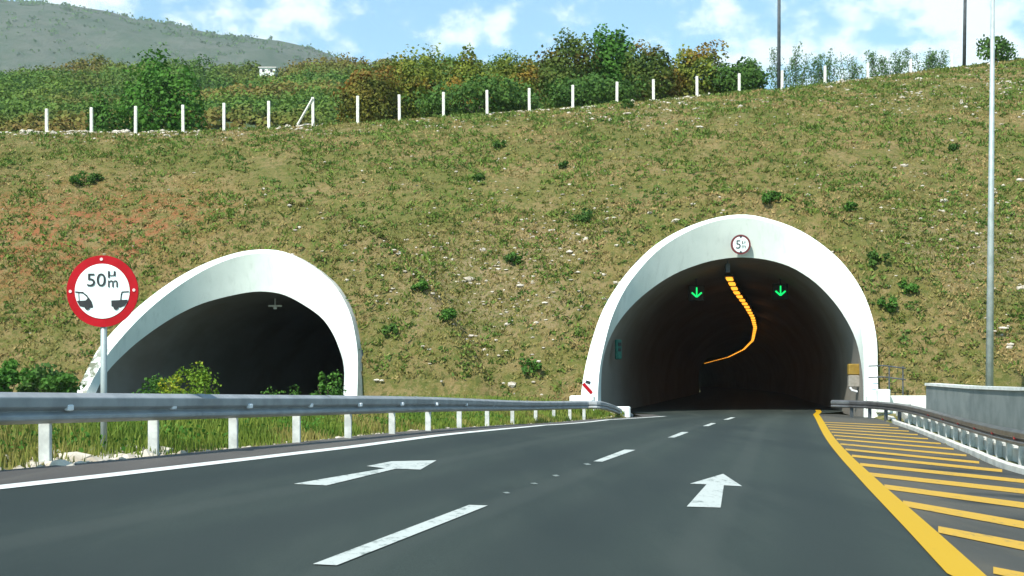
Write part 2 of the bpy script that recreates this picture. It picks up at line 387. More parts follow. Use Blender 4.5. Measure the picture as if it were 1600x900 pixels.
def resample(px, n=61):
    P = np.array(px, float)
    # smooth with Catmull-Rom, then even arc length
    Q = []
    for i in range(len(P) - 1):
        p0, p1, p2, p3 = P[max(i - 1, 0)], P[i], P[i + 1], P[min(i + 2, len(P) - 1)]
        for k in range(12):
            s = k / 12
            Q.append(.5 * ((2 * p1) + (-p0 + p2) * s + (2 * p0 - 5 * p1 + 4 * p2 - p3) * s * s + (-p0 + 3 * p1 - 3 * p2 + p3) * s ** 3))
    Q.append(P[-1]); Q = np.array(Q)
    for _ in range(6): Q[1:-1] = (Q[:-2] + 2 * Q[1:-1] + Q[2:]) / 4
    d = np.r_[0, np.cumsum(np.linalg.norm(np.diff(Q, axis=0), axis=1))]
    t = np.linspace(0, d[-1], n)
    return np.stack([np.interp(t, d, Q[:, 0]), np.interp(t, d, Q[:, 1])], 1)
def ringpts(px, rg, off=0.0):        # rays met with the leaning plane of the portal face
    out = []
    for u, v in resample(px):
        a = (u - 800) / F; b = (HV - v) / F
        # y = y0 - .19 (a y - xc) + K (CH + b y) + off
        y = (rg['y0'] + .19 * rg['xc'] + K_LEAN * CH * .6 + off) / (1 + .19 * a - K_LEAN * b)
        out.append(Vector((a * y, y, CH + b * y)))
    return out
for rg in (ring_right, ring_left):
    rg['P0'] = ringpts(rg['R0'], rg); rg['P1'] = ringpts(rg['R1'], rg, -.05)
    P2 = []
    for p1, (u, v) in zip(rg['P1'], resample(rg['R2'])):
        y = p1.y + .35 + .25 * max(0, p1.z) / 8
        P2.append(Vector(((u - 800) / F * y, y, CH + (HV - v) / F * y)))
    rg['P2'] = P2
    rel = [p.x - float(rg['cx'](p.y)) for p in rg['P0']]
    rg['rel'] = rel; rg['zt'] = [p.z for p in rg['P0']]
    print('ring', [tuple(round(c, 1) for c in rg['P0'][i]) for i in (0, 15, 30, 45, 60)], [tuple(round(c, 1) for c in rg['P2'][i]) for i in (0, 30, 60)])

# ------------------------------------------------------------ hillside
cu = np.array([-700, 0, 300, 560, 700, 850, 1000, 1200, 1400, 1600, 2100]); cvv = np.array([222, 208, 205, 192, 181, 172, 160, 141, 118, 92, 60])
cy = np.interp(cu, [0, 800, 1200, 1600], [84, 89, 95, 105])
cxw = (cu - 800) / F * cy; cz = CH + (HV - cvv) / F * cy
crest_y = lambda x: np.interp(x, cxw, cy); crest_z = lambda x: np.interp(x, cxw, cz)
toe_z = lambda x: np.interp(x, [-30, -2, 2.5, 16, 30], [.45, .3, -.05, -.2, -.1])
def fbm(x, y, s, seed=0):
    return mnoise.fractal((x * s + seed * 13.7, y * s, seed * 3.1), 1.0, 2.0, 4)
toe_y = lambda x: float(np.interp(x, [-24, -7, 1, 4, 15, 30], [59.6, 56.4, 54.8, 54.2, 52.0, 52.0]))
def ground(x, y):
    """height of the land (without the road sheets)"""
    yb = toe_y(x); yc = float(crest_y(x)); zc = float(crest_z(x)); zb = float(toe_z(x))
    if y >= yb:
        if y <= yc:
            t = (y - yb) / (yc - yb); z = zb + (zc - zb) * t * (1 + .55 * (1 - t))
            if y < 75:
                for rg in (ring_right, ring_left):      # fill heaped against the portal shell
                    r = x - float(rg['cx'](y)); cap = 10.6 * (1 - (r / 13.5) ** 2)
                    if cap > 0: z = max(z, min((y - rg['y0'] + .19 * (x - rg['xc']) - .35) / K_LEAN, cap))
            return z + (.35 * fbm(x, y, .16) + .12 * fbm(x, y, .7, 2)) * min(1, (y - yb) / 5) * min(1, .25 + (yc - y) / 6)
        return zc - .010 * (y - yc) ** 1.2 + .1 * fbm(x, y, .3)
    # low ground in front
    L = float(xl(y)) - .95; Rr = float(xr(y)) + .3
    if L <= x <= Rr: z = float(Z(x, y)) - .12
    elif x < L:
        d = L - x; ze = float(Z(L, y)) - .03
        top = float(np.interp(y, [10, 20, 30, 45], [.66, .56, .40, .25])) + .06 * fbm(x, y, .25)
        z = ze + (max(top, ze + .25) - ze) * float(smooth(0.1, 4.2, d))
        lc = abs(x - float(lcx(y)))
        if lc < 8.5: z = z + (.22 - z) * (1 - float(smooth(6.3, 8.5, lc)))
        z += .05 * fbm(x, y, .9, 1) * min(1, d)
    else:
        d = x - Rr; z = float(Z(Rr, y)) + .05 + (-.25 - float(Z(Rr, y)) - .05) * float(smooth(2, 8, d)) + .05 * fbm(x, y, .5)
    if y > 48:
        s = float(smooth(48, yb - .3, y)); tgt = zb
        if x < L - .2 or x > Rr + .2: z = z + (tgt - z) * s
    return z
gx = np.concatenate([np.arange(-90, -40, 1.5), np.arange(-40, 48, .5), np.arange(48, 95, 1.5)])
gy = np.concatenate([np.arange(-16, 6, 1.0), np.arange(6, 100, .5), np.arange(100, 141, 1.5)])
verts = []; nx = len(gx)
for yy in gy:
    for xx in gx: verts.append((float(xx), float(yy), ground(float(xx), float(yy))))
faces = []
def in_tube(x, y, z, m=.35):
    for rg in (ring_right, ring_left):
        r = x - float(rg['cx'](y))
        if rg['rel'][0] + m < r < rg['rel'][-1] - m and y > rg['y0'] - 2.2 - .19 * r:
            if z < float(np.interp(r, rg['rel'], rg['zt'])) - m: return True
    return False
for j in range(len(gy) - 1):
    for i in range(nx - 1):
        a = j * nx + i; q = (a, a + 1, a + 1 + nx, a + nx)
        x = sum(verts[k][0] for k in q) / 4; y = sum(verts[k][1] for k in q) / 4; z = sum(verts[k][2] for k in q) / 4
        if y > 49 and in_tube(x, y, z): continue
        faces.append(q)
up_ = lambda f: verts[f[0]][1] >= toe_y(verts[f[0]][0]) - .6
sl = [f for f in faces if up_(f)]; lowf = [f for f in faces if not up_(f)]
def submesh(fs, name, m):
    ids = sorted({i for f in fs for i in f}); mp = {k: n for n, k in enumerate(ids)}
    mb = MB(); mb.v = [verts[i] for i in ids]; mb.f = [tuple(mp[i] for i in f) for f in fs]
    return mb.build(name, m, None, True)
tag(submesh(sl, 'hillside', M['slope']), 'grassy stony slope above the tunnels', None, None, 'structure')
tag(submesh(lowf, 'verge', M['verge']), 'grassy verge beside the road', None, None, 'structure')
g = MB().add([(-4600, -1000, -4), (3400, -1000, -4), (3400, 3800, -4), (-4600, 3800, -4)], [(0, 1, 2, 3)]).build('ground', M['verge'])
tag(g, kind='structure')

# ------------------------------------------------------------ road sheets
def strip(mb, ys, fa, fb, cols, zf):
    base = len(mb.v)
    for y in ys:
        a, b = float(fa(y)), float(fb(y))
        for k in range(cols + 1):
            x = a + (b - a) * k / cols; mb.v.append((x, float(y), float(zf(x, y))))
    for j in range(len(ys) - 1):
        for k in range(cols):
            o = base + j * (cols + 1) + k; mb.f.append((o, o + 1, o + cols + 2, o + cols + 1))
ylp = [(1275, 648), (1295, 682), (1328, 721), (1371, 764), (1442, 832), (1511, 900)]
YL = [gp(*p) for p in ylp][::-1]
YE = [Vector((float(rcx(y)) + o_, y, 0)) for y, o_ in ((60, 4.3), (64, 4.5))]
YLx = [YL[0].x - .6] + [p.x for p in YL] + [p.x for p in YE]; YLy = [-14] + [p.y for p in YL] + [p.y for p in YE]
yx = lambda y: np.interp(y, YLy, YLx)
print('YEL', [(round(a, 2), round(b, 2)) for a, b in zip(YLx, YLy)])
ys = np.arange(-14, 56.01, .5)
mb = MB(); strip(mb, ys, lambda y: xl(y) - .12, lambda y: float(yx(y)) + .12, 10, Z)
zi = lambda x, y: float(Z(x, y))
mb2 = MB(); ys2 = [56.0] + list(np.arange(57, 100, 2.)) + list(np.arange(100, 400, 6.))
lx56 = lambda y: float(rcx(y)) - 5.6 + (float(xl(56)) - .12 - float(rcx(56)) + 5.6) * float(1 - smooth(56, 60, y))
rx56 = lambda y: float(rcx(y)) + 5.7 + (float(yx(56)) + .12 - float(rcx(56)) - 5.7) * float(1 - smooth(56, 62, y))
strip(mb, ys2, lx56, rx56, 10, Z)
road = tag(mb.build('road', M['asphalt']), 'two lane asphalt road running into the right tunnel', None, None, 'structure')
uvl = road.data.uv_layers.new(name='across'); li = np.empty(len(road.data.loops), dtype=np.int32); road.data.loops.foreach_get('vertex_index', li)
uvl.data.foreach_set('uv', np.stack([(li % 11) / 10.0, np.zeros(len(li))], 1).astype(np.float32).reshape(-1))
mb = MB(); strip(mb, ys, lambda y: xl(y) - .97, lambda y: xl(y) - .12, 3, lambda x, y: Z(x, y) - .003)
mb.build('road_edge_strip', M['shoulder'], road)
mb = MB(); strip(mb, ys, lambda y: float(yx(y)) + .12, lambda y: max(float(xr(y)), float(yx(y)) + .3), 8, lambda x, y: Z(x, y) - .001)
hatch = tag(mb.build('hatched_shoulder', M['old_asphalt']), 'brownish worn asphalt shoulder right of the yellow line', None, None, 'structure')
# left carriageway behind the median
mb = MB(); strip(mb, list(np.arange(30, 130, 2.)), lambda y: float(lcx(y)) - 5.6, lambda y: float(lcx(y)) + 5.2, 4, lambda x, y: .30)
tag(mb.build('left_carriageway', M['asphalt']), kind='structure')

def ribbon(mb, P, w, dz=.006, n=None):
    pts = []
    for a, b in zip(P[:-1], P[1:]):
        k = max(1, int((b - a).length / .6))
        for i in range(k): pts.append(a.lerp(b, i / k))
    pts.append(P[-1]); base = len(mb.v)
    for i, p in enumerate(pts):
        d = pts[min(i + 1, len(pts) - 1)] - pts[max(i - 1, 0)]; d.z = 0; d.normalize(); r = Vector((d.y, -d.x, 0))
        for s in (-1, 0, 1):
            q = p + r * s * w / 2; mb.v.append((q.x, q.y, float(Z(q.x, q.y)) + dz))
    for i in range(len(pts) - 1):
        for k in range(2):
            o = base + i * 3 + k; mb.f.append((o, o + 1, o + 4, o + 3))
    return mb
def polymark(name, px, m, label=None, parent=road):
    W = [gp(u, v) for u, v in px]
    import bmesh
    bm = bmesh.new(); vs = [bm.verts.new((p.x, p.y, 0)) for p in W]; bm.faces.new(vs); bm.normal_update()
    bmesh.ops.triangulate(bm, faces=bm.faces[:])
    bmesh.ops.subdivide_edges(bm, edges=bm.edges[:], cuts=3, use_grid_fill=True)
    for v in bm.verts: v.co.z = float(Z(v.co.x, v.co.y)) + .007
    bmesh.ops.recalc_face_normals(bm, faces=bm.faces[:])
    me = bpy.data.meshes.new(name); bm.to_mesh(me); bm.free(); me.materials.append(m)
    if sum(p.normal.z for p in me.polygons) < 0: me.flip_normals()
    o = bpy.data.objects.new(name, me); C.objects.link(o); o.parent = parent
    if label: o['label'] = label
    return o
E = [Vector((x, y, 0)) for x, y in zip(EX, EY)]
ribbon(MB(), E, .2).build('edge_line', M['line_paint'], road)
ribbon(MB(), [Vector((x, y, 0)) for x, y in zip(YLx, YLy)], .26, .009).build('yellow_line', M['yellow_paint'], road)
polymark('lane_dash', [(489, 883), (526, 885), (762, 791), (733, 790)], M['white_paint'])
polymark('lane_dash', [(927, 721.5), (941, 722), (993, 703.5), (976, 703)], M['white_paint'])
polymark('lane_dash', [(1043, 684), (1054, 684), (1076, 675.5), (1065, 675.3)], M['white_paint'])
polymark('lane_dash', [(1098, 666), (1107, 666), (1119, 661.5), (1111, 661.3)], M['white_paint'])
polymark('lane_dash', [(1130, 656), (1138, 656), (1149, 652.5), (1142, 652.3)], M['white_paint'])
for u, v in ((791, 771), (834, 756.6), (868, 744), (917, 726)):
    polymark('worn_dash', [(u - 6, v - .8), (u, v + 1.3), (u + 7, v + .6), (u + 2, v - 1.5)], M['faded_paint'])
polymark('direction_arrow', [(1073, 792.5), (1126, 794), (1131, 759), (1159.5, 760.5), (1130, 741), (1078, 756.5), (1104, 757.5)], M['white_paint'], 'white straight-ahead arrow painted in the right lane')
polymark('direction_arrow', [(459, 757), (510, 759.5), (619, 733), (657, 734.5), (682, 720), (612, 721.5), (573, 729), (602, 732.5)], M['white_paint'], 'white straight-ahead arrow painted in the left lane')
hp = [((1552, 892), (1700, 922), 12), ((1466, 828), (1610, 856), 11.5), ((1411, 787), (1606, 822), 10), ((1382, 761), (1606, 791), 8), ((1358, 741.5), (1606, 769), 6.5), ((1344, 726), (1606, 753), 5),
      ((1331, 712.5), (1566, 736), 4), ((1321, 702.5), (1530, 723), 3.2), ((1313, 694), (1510, 712), 2.6), ((1307, 686.5), (1490, 702), 2.2), ((1303, 680.5), (1470, 693.5), 1.9), ((1299, 675.5), (1450, 686), 1.6), ((1296, 671), (1434, 679.5), 1.4), ((1293, 667), (1420, 674), 1.2), ((1290, 663.5), (1404, 669), 1.1), ((1288, 660), (1390, 664.5), 1.0)]
for a, b, h in hp:
    n = 6; top = []; bot = []
    for i in range(n + 1):
        s = i / n; u = a[0] + (b[0] - a[0]) * s; v = a[1] + (b[1] - a[1]) * s; k = h * .88 * (1 + .3 * s)
        top.append((u, v - k / 2)); bot.append((u, v + k / 2))
    mb = MB(); k = len(top)
    for p in top + bot:
        q = gp(*p); mb.v.append((q.x, q.y, q.z + .006))
    for i in range(n): mb.f.append((i, k + i, k + i + 1, i + 1))
    mb.build('hatch_stripe', M['hatch_paint'], hatch)

# ------------------------------------------------------------ tunnels
def build_portal(rg, name, label, floor_z, length, step_far):
    T = thing(name, label, 'tunnel portal', (rg['xc'], rg['y0'], floor_z))
    inv = Vector(T.location)
    def put(mb, nm, m, sm=True):
        mb.v = [tuple(Vector(v) - inv) for v in mb.v]; return mb.build(nm, m, T, sm)
    n = len(rg['P0'])
    def loft(rings):
        mb = MB()
        for r in rings: mb.v += [tuple(p) for p in r]
        for j in range(len(rings) - 1):
            for i in range(n - 1):
                o = j * n + i; mb.f.append((o, o + 1, o + n + 1, o + n))
        return mb
    P0, P1, P2 = rg['P0'], rg['P1'], rg['P2']
    put(loft([P0, P1]), 'rim', M['rim'])
    put(loft([P1, P2]), 'mouth', M['mouth_concrete'])
    def carry(P, dys, w):
        out = []
        for dy in dys:
            ring = []
            for p in P:
                r = p.x - float(rg['cx'](p.y))
                # flatten the lean with distance
                yy = p.y * (1 - w(dy)) + (max(q.y for q in P) - .19 * r * .3) * w(dy) + dy
                ring.append(Vector((float(rg['cx'](yy)) + r, yy, p.z)))
            out.append(ring)
        return out
    dys = [1, 2.5, 4.5, 7, 10, 14, 18] + list(np.arange(24, length, step_far))
    R2 = [P2] + carry(P2, dys, lambda d: float(smooth(0, 8, d)))
    lin = loft(R2)
    e = len(lin.v) - n; lin.f.append(tuple(range(e, e + n)))
    put(lin, 'lining', M['lining'])
    Rb = [[p + Vector((0, 0, 0)) for p in P0]] + carry(P0, [2, 5, 9, 14], lambda d: 0)
    put(loft(Rb), 'hood', M['concrete'])
    return T, put
TR, putR = build_portal(ring_right, 'tunnel_portal', 'white horseshoe tunnel portal the road runs into, with the round limit sign on its crown', -.36, 360, 4)
TL, putL = build_portal(ring_left, 'tunnel_portal', 'white tunnel portal on the left behind the guardrail, seen at a slant', .5, 120, 10)
# stained foot of the left portal, footings of the right one
mb = MB(); mb.box((3.1, 53.6, -.1), (1.1, .5, 1.25), R(-8), 0, 0, .05); putR(mb, 'footing', M['white_concrete'], False)
mb = MB(); mb.box((3.9, 51.4, -.22), (2.2, .4, .62), R(-8), 0, 0, .04); putR(mb, 'footing', M['white_concrete'], False)
mb = MB(); mb.box((15.62, 51.2, .32), (.5, .5, 1.0), 0, 0, 0, .04); putR(mb, 'footing', M['white_concrete'], False)

# signals, lamps, cabinet
def lane_signal(u, v, y, label):
    p = at(u, v, y); T = thing('lane_signal', label, 'traffic signal', p, 'green arrow lane signals inside the right tunnel')
    MB().box((0, .1, 0), (.86, .2, .86), 0, 0, 0, .03).build('housing', M['dark_box'], T)
    MB().tube([(0, .1, .43), (0, .1, 1.5)], .04).build('hanger', M['dark_steel'], T)
    mb = MB(); w = .045
    mb.box((0, -.02, .06), (w * 1.6, .02, .5))
    for s in (-1, 1):
        mb.box((s * .135, -.02, -.09), (.36, .02, .085), 0, 0, s * R(-42))
    mb.build('arrow', M['green_light'], T)
lane_signal(1088.5, 458, 66, 'green downward arrow lane signal over the left lane in the right tunnel')
lane_signal(1219.5, 455.5, 66, 'green downward arrow lane signal over the right lane in the right tunnel')
p = at(430, 478, 66); T = thing('lane_signal', 'pale inverted-T fixture hanging from the crown inside the left tunnel', 'traffic signal', p)
MB().box((0, 0, 0), (.75, .12, .10), 0, 0, 0, .02).build('cross_bar', M['reflector'], T)
MB().tube([(0, 0, 0), (0, 0, .62)], .045).build('hanger', M['reflector'], T)
MB().box((0, 0, -.1), (.2, .12, .16), 0, 0, 0, .02).build('lamp_head', M['reflector'], T)
T = thing('hanging_cable_box', 'small dark box on a rod at the crown of the right tunnel mouth', 'junction box', at(1137, 419, 60.5))
MB().box((0, 0, 0), (.22, .2, .45), 0, 0, 0, .02).build('box', M['dark_steel'], T); MB().tube([(0, 0, .2), (0, 0, .9)], .03).build('rod', M['dark_steel'], T)

lp = np.array([[p.x, p.y, p.z] for p in lampP]); cum = np.r_[0, np.cumsum(np.linalg.norm(np.diff(lp, axis=0), axis=1))]
d = 0.0; lamp0 = None; k = 0
body = MB().box((0, 0, .06), (.42, 1.5, .12), 0, 0, 0, .03); 
ordn = ['first', 'second', 'third', 'fourth', 'fifth', 'sixth', 'seventh', 'eighth', 'ninth', 'tenth']
while d < cum[-1]:
    p = [float(np.interp(d, cum, lp[:, i])) for i in range(3)]; q = [float(np.interp(min(d + 1, cum[-1]), cum, lp[:, i])) for i in range(3)]
    nm = (ordn[k] + ' orange tunnel lamp counted inward from the mouth of the right tunnel') if k < 10 else 'small orange lamp in the far curved part of the tunnel ceiling row'
    o = thing('tunnel_lamp', nm, 'lamp', p, 'orange lamps along the tunnel ceiling', -math.atan2(q[0] - p[0], q[1] - p[1]) if d + 1 < cum[-1] else 0)
    if lamp0 is None:
        h = MB().box((0, 0, .1), (.5, 2.3, .12), 0, 0, 0, .03).build('housing', M['dark_box'], o)
        g_ = MB().box((0, 0, .0), (.34, 1.5, .10), 0, 0, 0, .03).build('lamp_glass', M['orange_light'], o); lamp0 = (h, g_)
    else:
        for s in lamp0:
            cc = s.copy(); C.objects.link(cc); cc.parent = o
    d += 3.3 + d * .018; k += 1
for o_ in [o for o in C.objects if o.name.startswith('tunnel_lamp')][::4][:6]:
    ld = bpy.data.lights.new('lamp_glow', 'POINT'); ld.energy = 4; ld.color = (1, .42, .12); ld.shadow_soft_size = .3
    lo_ = bpy.data.objects.new('lamp_glow', ld); C.objects.link(lo_); lo_.parent = o_; lo_.location = (0, 0, -.35)
print('lamps', k)

T = thing('emergency_sign', 'tall teal emergency sign on the left wall inside the right tunnel', 'sign', at(966, 546, 58.5), None, R(38))
MB().box((0, 0, 0), (.34, .16, .95), 0, 0, 0, .03).build('housing', M['teal'], T)
MB().box((0, -.1, .24), (.2, .03, .16)).build('dark_symbol', M['black'], T); MB().box((0, -.1, -.02), (.16, .03, .14)).build('dark_symbol', M['black'], T)
MB().box((0, -.1, -.3), (.24, .03, .2)).build('green_panel', M['teal'], T)
T = thing('emergency_cabinet', 'yellow and cream cabinet on the right wall just inside the right tunnel', 'cabinet', at(1334, 612, 54.6))
MB().box((0, 0, 1.0), (.52, .3, .5), 0, 0, 0, .04).build('upper_box', M['yellow_box'], T)
MB().box((0, 0, .47), (.50, .28, .54), 0, 0, 0, .04).build('lower_box', M['pale_box'], T)
MB().tube([(-.2, -.1, .2), (-.1, -.12, .06), (.12, -.12, 0)], .05).build('hose', M['reflector'], T)
T = thing('hazard_marker', 'small red and white hazard marker at the left foot of the right portal', 'road sign', at(918, 616, 52.6))
MB().box((0, 0, .3), (.42, .04, .62), 0, 0, 0, .01).build('plate', M['reflector'], T)
mb = MB(); mb.box((0, -.03, .25), (.56, .015, .14), 0, 0, R(48)); mb.build('red_stripe', M['red'], T)
MB().box((.02, -.03, .52), (.2, .015, .12), 0, 0, R(20)).build('dark_patch', M['black'], T)
T = thing('handrail', 'two dark horizontal rails beside the right foot of the right portal', 'railing', (15.3, 51.7, .6))
for z in (.72, 1.2): MB().tube([(-.15, 0, z), (.5, -.05, z + .02), (1.1, -.1, z - .06), (1.4, -.1, z - .1)], .03).build('rail', M['dark_steel'], T)
for x in (.72, 1.3): MB().tube([(x, -.06, -.6), (x, -.06, 1.2)], .03).build('post', M['dark_steel'], T)

# ------------------------------------------------------------ signs
def text_mesh(body, size):
    cv = bpy.data.curves.new('txt', 'FONT'); cv.body = body; cv.size = size; cv.extrude = .002
    o = bpy.data.objects.new('txt', cv); C.objects.link(o)
    bpy.context.view_layer.update()
    dg = bpy.context.evaluated_depsgraph_get(); me = bpy.data.meshes.new_from_object(o.evaluated_get(dg))
    bpy.data.objects.remove(o); return me
def text(body, box, m, parent, name, y=-.02, bold=0):
    """fit the text into box = x0, z0, x1, z1 of the sign plane"""
    me = text_mesh(body, 1.0); co = np.array([v.co[:] for v in me.vertices]); a, b = co.min(0), co.max(0)
    x0, z0, x1, z1 = box
    for v, c_ in zip(me.vertices, co):
        v.co = (x0 + (c_[0] - a[0]) / (b[0] - a[0]) * (x1 - x0), y - (c_[2] - a[2]), z0 + (c_[1] - a[1]) / (b[1] - a[1]) * (z1 - z0))
    me.materials.clear(); me.materials.append(m)
    o = bpy.data.objects.new(name, me); C.objects.link(o); o.parent = parent; return o
def disk_solid(r, thick, y, m, name, parent):
    mb = MB(); n = 56
    for yy in (y, y + thick): mb.v += [(r * math.cos(2 * math.pi * k / n), yy, r * math.sin(2 * math.pi * k / n)) for k in range(n)]
    mb.f.append(tuple(range(n))); mb.f.append(tuple(range(2 * n - 1, n - 1, -1)))
    mb.f += [(k, k + n, (k + 1) % n + n, (k + 1) % n) for k in range(n)]
    return mb.build(name, m, parent)
SY = 14.6
p = at(160, 455, SY); RS = 56 / F * SY; base = ground(p.x, SY)
T = thing('distance_sign', 'round red-rimmed sign on a grey pole showing 50 m between two cars', 'road sign', (p.x, SY, base))
hz = p.z - base
head = disk_solid(RS, .02, 0, M['red'], 'sign_plate', T); head.location = (0, 0, hz)
MB().disc((0, 0, 0), RS * .765, 56, 0, -.006).build('white_face', M['sign_white'], head)
s_ = RS / 340.0
q = lambda x, y: ((x - 418) * s_, -(y - 448) * s_)
def bx(x0, y0, x1, y1): a = q(x0, y1); b = q(x1, y0); return (a[0], a[1], b[0], b[1])
text('50', bx(276, 280, 452, 402), M['black'], head, 'digits', -.012)
text('\u00b5', bx(474, 258, 545, 320), M['black'], head, 'letter', -.012)
text('m', bx(475, 345, 566, 410), M['black'], head, 'letter', -.012)
def flat(mb, pts, y=-.012): mb.add([(q(a, b)[0], y, q(a, b)[1]) for a, b in pts], [tuple(range(len(pts)))])
def line(mb, pts, w, y=-.0125):
    for a, b in zip(pts[:-1], pts[1:]):
        A = Vector(q(*a)); B = Vector(q(*b)); dd = (B - A); L = dd.length; cc = (A + B) / 2
        mb.box((cc.x, y, cc.y), (L + w * s_ * .8, .002, w * s_), 0, 0, -math.atan2(dd.y, dd.x))
def circ(mb, x, y, r, yy=-.016):
    mb.add([(q(x + r * math.cos(t_), y)[0], yy, q(x, y + r * math.sin(t_))[1]) for t_ in np.linspace(0, 2 * math.pi, 20, False)], [tuple(range(20))])
mb = MB(); flat(mb, [(178, 540), (262, 536), (290, 505), (318, 545), (332, 592), (326, 606), (232, 598), (205, 590)]); circ(mb, 278, 600, 25)
line(mb, [(168, 456), (235, 462), (272, 492), (305, 545)], 12); line(mb, [(195, 460), (200, 540)], 6); mb.build('car_symbol', M['black'], head)
mb = MB(); flat(mb, [(505, 536), (660, 528), (655, 555), (628, 588), (590, 602), (506, 592)]); circ(mb, 550, 600, 25)
line(mb, [(668, 452), (608, 456), (600, 480), (594, 536)], 10); mb.build('car_symbol', M['black'], head)
for a, b in ((410, 145), (115, 450), (718, 437)):
    mb = MB(); circ(mb, a, b, 15, -.008); mb.build('rivet', M['pink'], head)
MB().tube([(0, .05, -.3), (0, .05, hz + RS * .6)], .038, 14).build('pole', M['steel'], T, True)
for z in (-.22, .22): MB().box((0, .03, hz + z), (.34, .03, .04)).build('bracket', M['steel'], T)

i0 = 30
pr = (ring_right['P1'][i0] + ring_right['P2'][i0]) / 2
sp = at(1157.5, 382, pr.y - .35)
T = thing('limit_sign', 'small round dark-red rimmed limit sign on the crown of the right portal', 'road sign', sp)
rs = 15.5 / F * sp.y
disk_solid(rs, .05, 0, M['maroon'], 'sign_plate', T); MB().disc((0, 0, 0), rs * .80, 40, 0, -.008).build('white_face', M['sign_white'], T)
text('5', (-rs * .5, -rs * .42, -rs * .02, rs * .42), M['black'], T, 'digit')
text('\u00b5', (rs * .12, rs * .03, rs * .45, rs * .36), M['black'], T, 'letter'); text('m', (rs * .1, -rs * .4, rs * .5, -rs * .1), M['black'], T, 'letter')
mb = MB(); 
for s in (1, -1): MB().add([(-rs * .17, -.012, s * rs * .84), (rs * .17, -.012, s * rs * .84), (0, -.012, s * rs * .58)], [(0, 1, 2)]).build('triangle_mark', M['black'], T)
MB().box((0, .22, 0), (.1, .36, .1)).build('bracket', M['steel'], T)

# ------------------------------------------------------------ guardrails
WB = [(-.02, .712), (.0, .725), (.014, .722), (.094, .676), (.100, .665), (.098, .580), (.085, .565), (.03, .535), (.03, .528), (.082, .496), (.094, .482), (.096, .455), (.085, .44), (.02, .41), (.0, .405)]
post_px = [(80, 723), (248, 709), (372, 699.5), (470, 691), (550, 684.5), (618, 678), (674, 673), (722, 668.5), (765, 665), (804, 662), (840, 659.5), (868, 657.5), (893, 656), (915, 655)]
PP = [gp(*p) for p in post_px]
dd = (PP[0] - PP[2]); dd.z = 0; dd.normalize()
pre = []
for k in range(7, 0, -1):
    qv = PP[0] + dd * 2.2 * k; pre.append(Vector((qv.x, qv.y, float(Z(qv.x, qv.y)))))
PP = pre + PP
print('rail', [(round(p.x, 2), round(p.y, 2)) for p in PP])
T = thing('guardrail', 'long steel guardrail on white posts along the left edge of the road', 'guardrail', tuple(PP[7]))
o0 = Vector(T.location)
path = [p.copy() for p in PP]
for _ in range(2): path = [path[0]] + [(a + b * 2 + c) / 4 for a, b, c in zip(path[:-2], path[1:-1], path[2:])] + [path[-1]]
tail = [at(935, 640, 48.3), at(952, 642, 50), at(968, 647, 51.5), at(984, 655, 53)]
tail_pts = []
for (u, vt, y) in ((935, 626.5, 48.0), (950, 630, 49.5), (966, 636.5, 51), (986, 646, 52.5)):
    w = at(u, vt, y); tail_pts.append(Vector((w.x, w.y, w.z - .72)))
path += tail_pts
P = []
for i in range(len(path) - 1):
    p0, p1, p2, p3 = path[max(i - 1, 0)], path[i], path[i + 1], path[min(i + 2, len(path) - 1)]
    for k in range(5):
        s = k / 5; P.append(.5 * ((2 * p1) + (-p0 + p2) * s + (2 * p0 - 5 * p1 + 4 * p2 - p3) * s * s + (-p0 + 3 * p1 - 3 * p2 + p3) * s ** 3))
P.append(path[-1])
MB().sweep([p - o0 for p in P], WB).build('beam', M['rail'], T)
tan = lambda A, i: (A[min(i + 1, len(A) - 1)] - A[max(i - 1, 0)])
for i, p in enumerate(PP):
    d_ = tan(PP, i); rz = math.atan2(d_.y, d_.x) ; n_ = Vector((d_.y, -d_.x, 0)).normalized()
    c_ = p - n_ * .07 - o0; L = .9
    mb = MB()
    mb.box((c_.x, c_.y, c_.z + .22), (.012, .13, .84), rz); 
    mb.box((c_.x, c_.y, c_.z + .22), (.012, .13, .84), rz)
    mb = MB().box((c_.x, c_.y, c_.z + .2), (.12, .07, .82), 0, 0, 0, .008)
    mb.build('post', M['post'], T)
    cc = p + n_ * .075 - o0 + d_.normalized() * .2
    MB().box((cc.x, cc.y, cc.z + .568), (.10, .06, .065), rz, 0, 0, .01).build('reflector', M['reflector'], T)
for i in range(2, len(P) - 8, 10):
    seg = [P[i].lerp(P[i + 1], k_) for k_ in (.2, .45, .7)]
    MB().sweep([p_ - o0 for p_ in seg], [(o_ + .006, z_ + (.004 if z_ > .7 else 0)) for o_, z_ in WB]).build('splice', M['rail'], T)
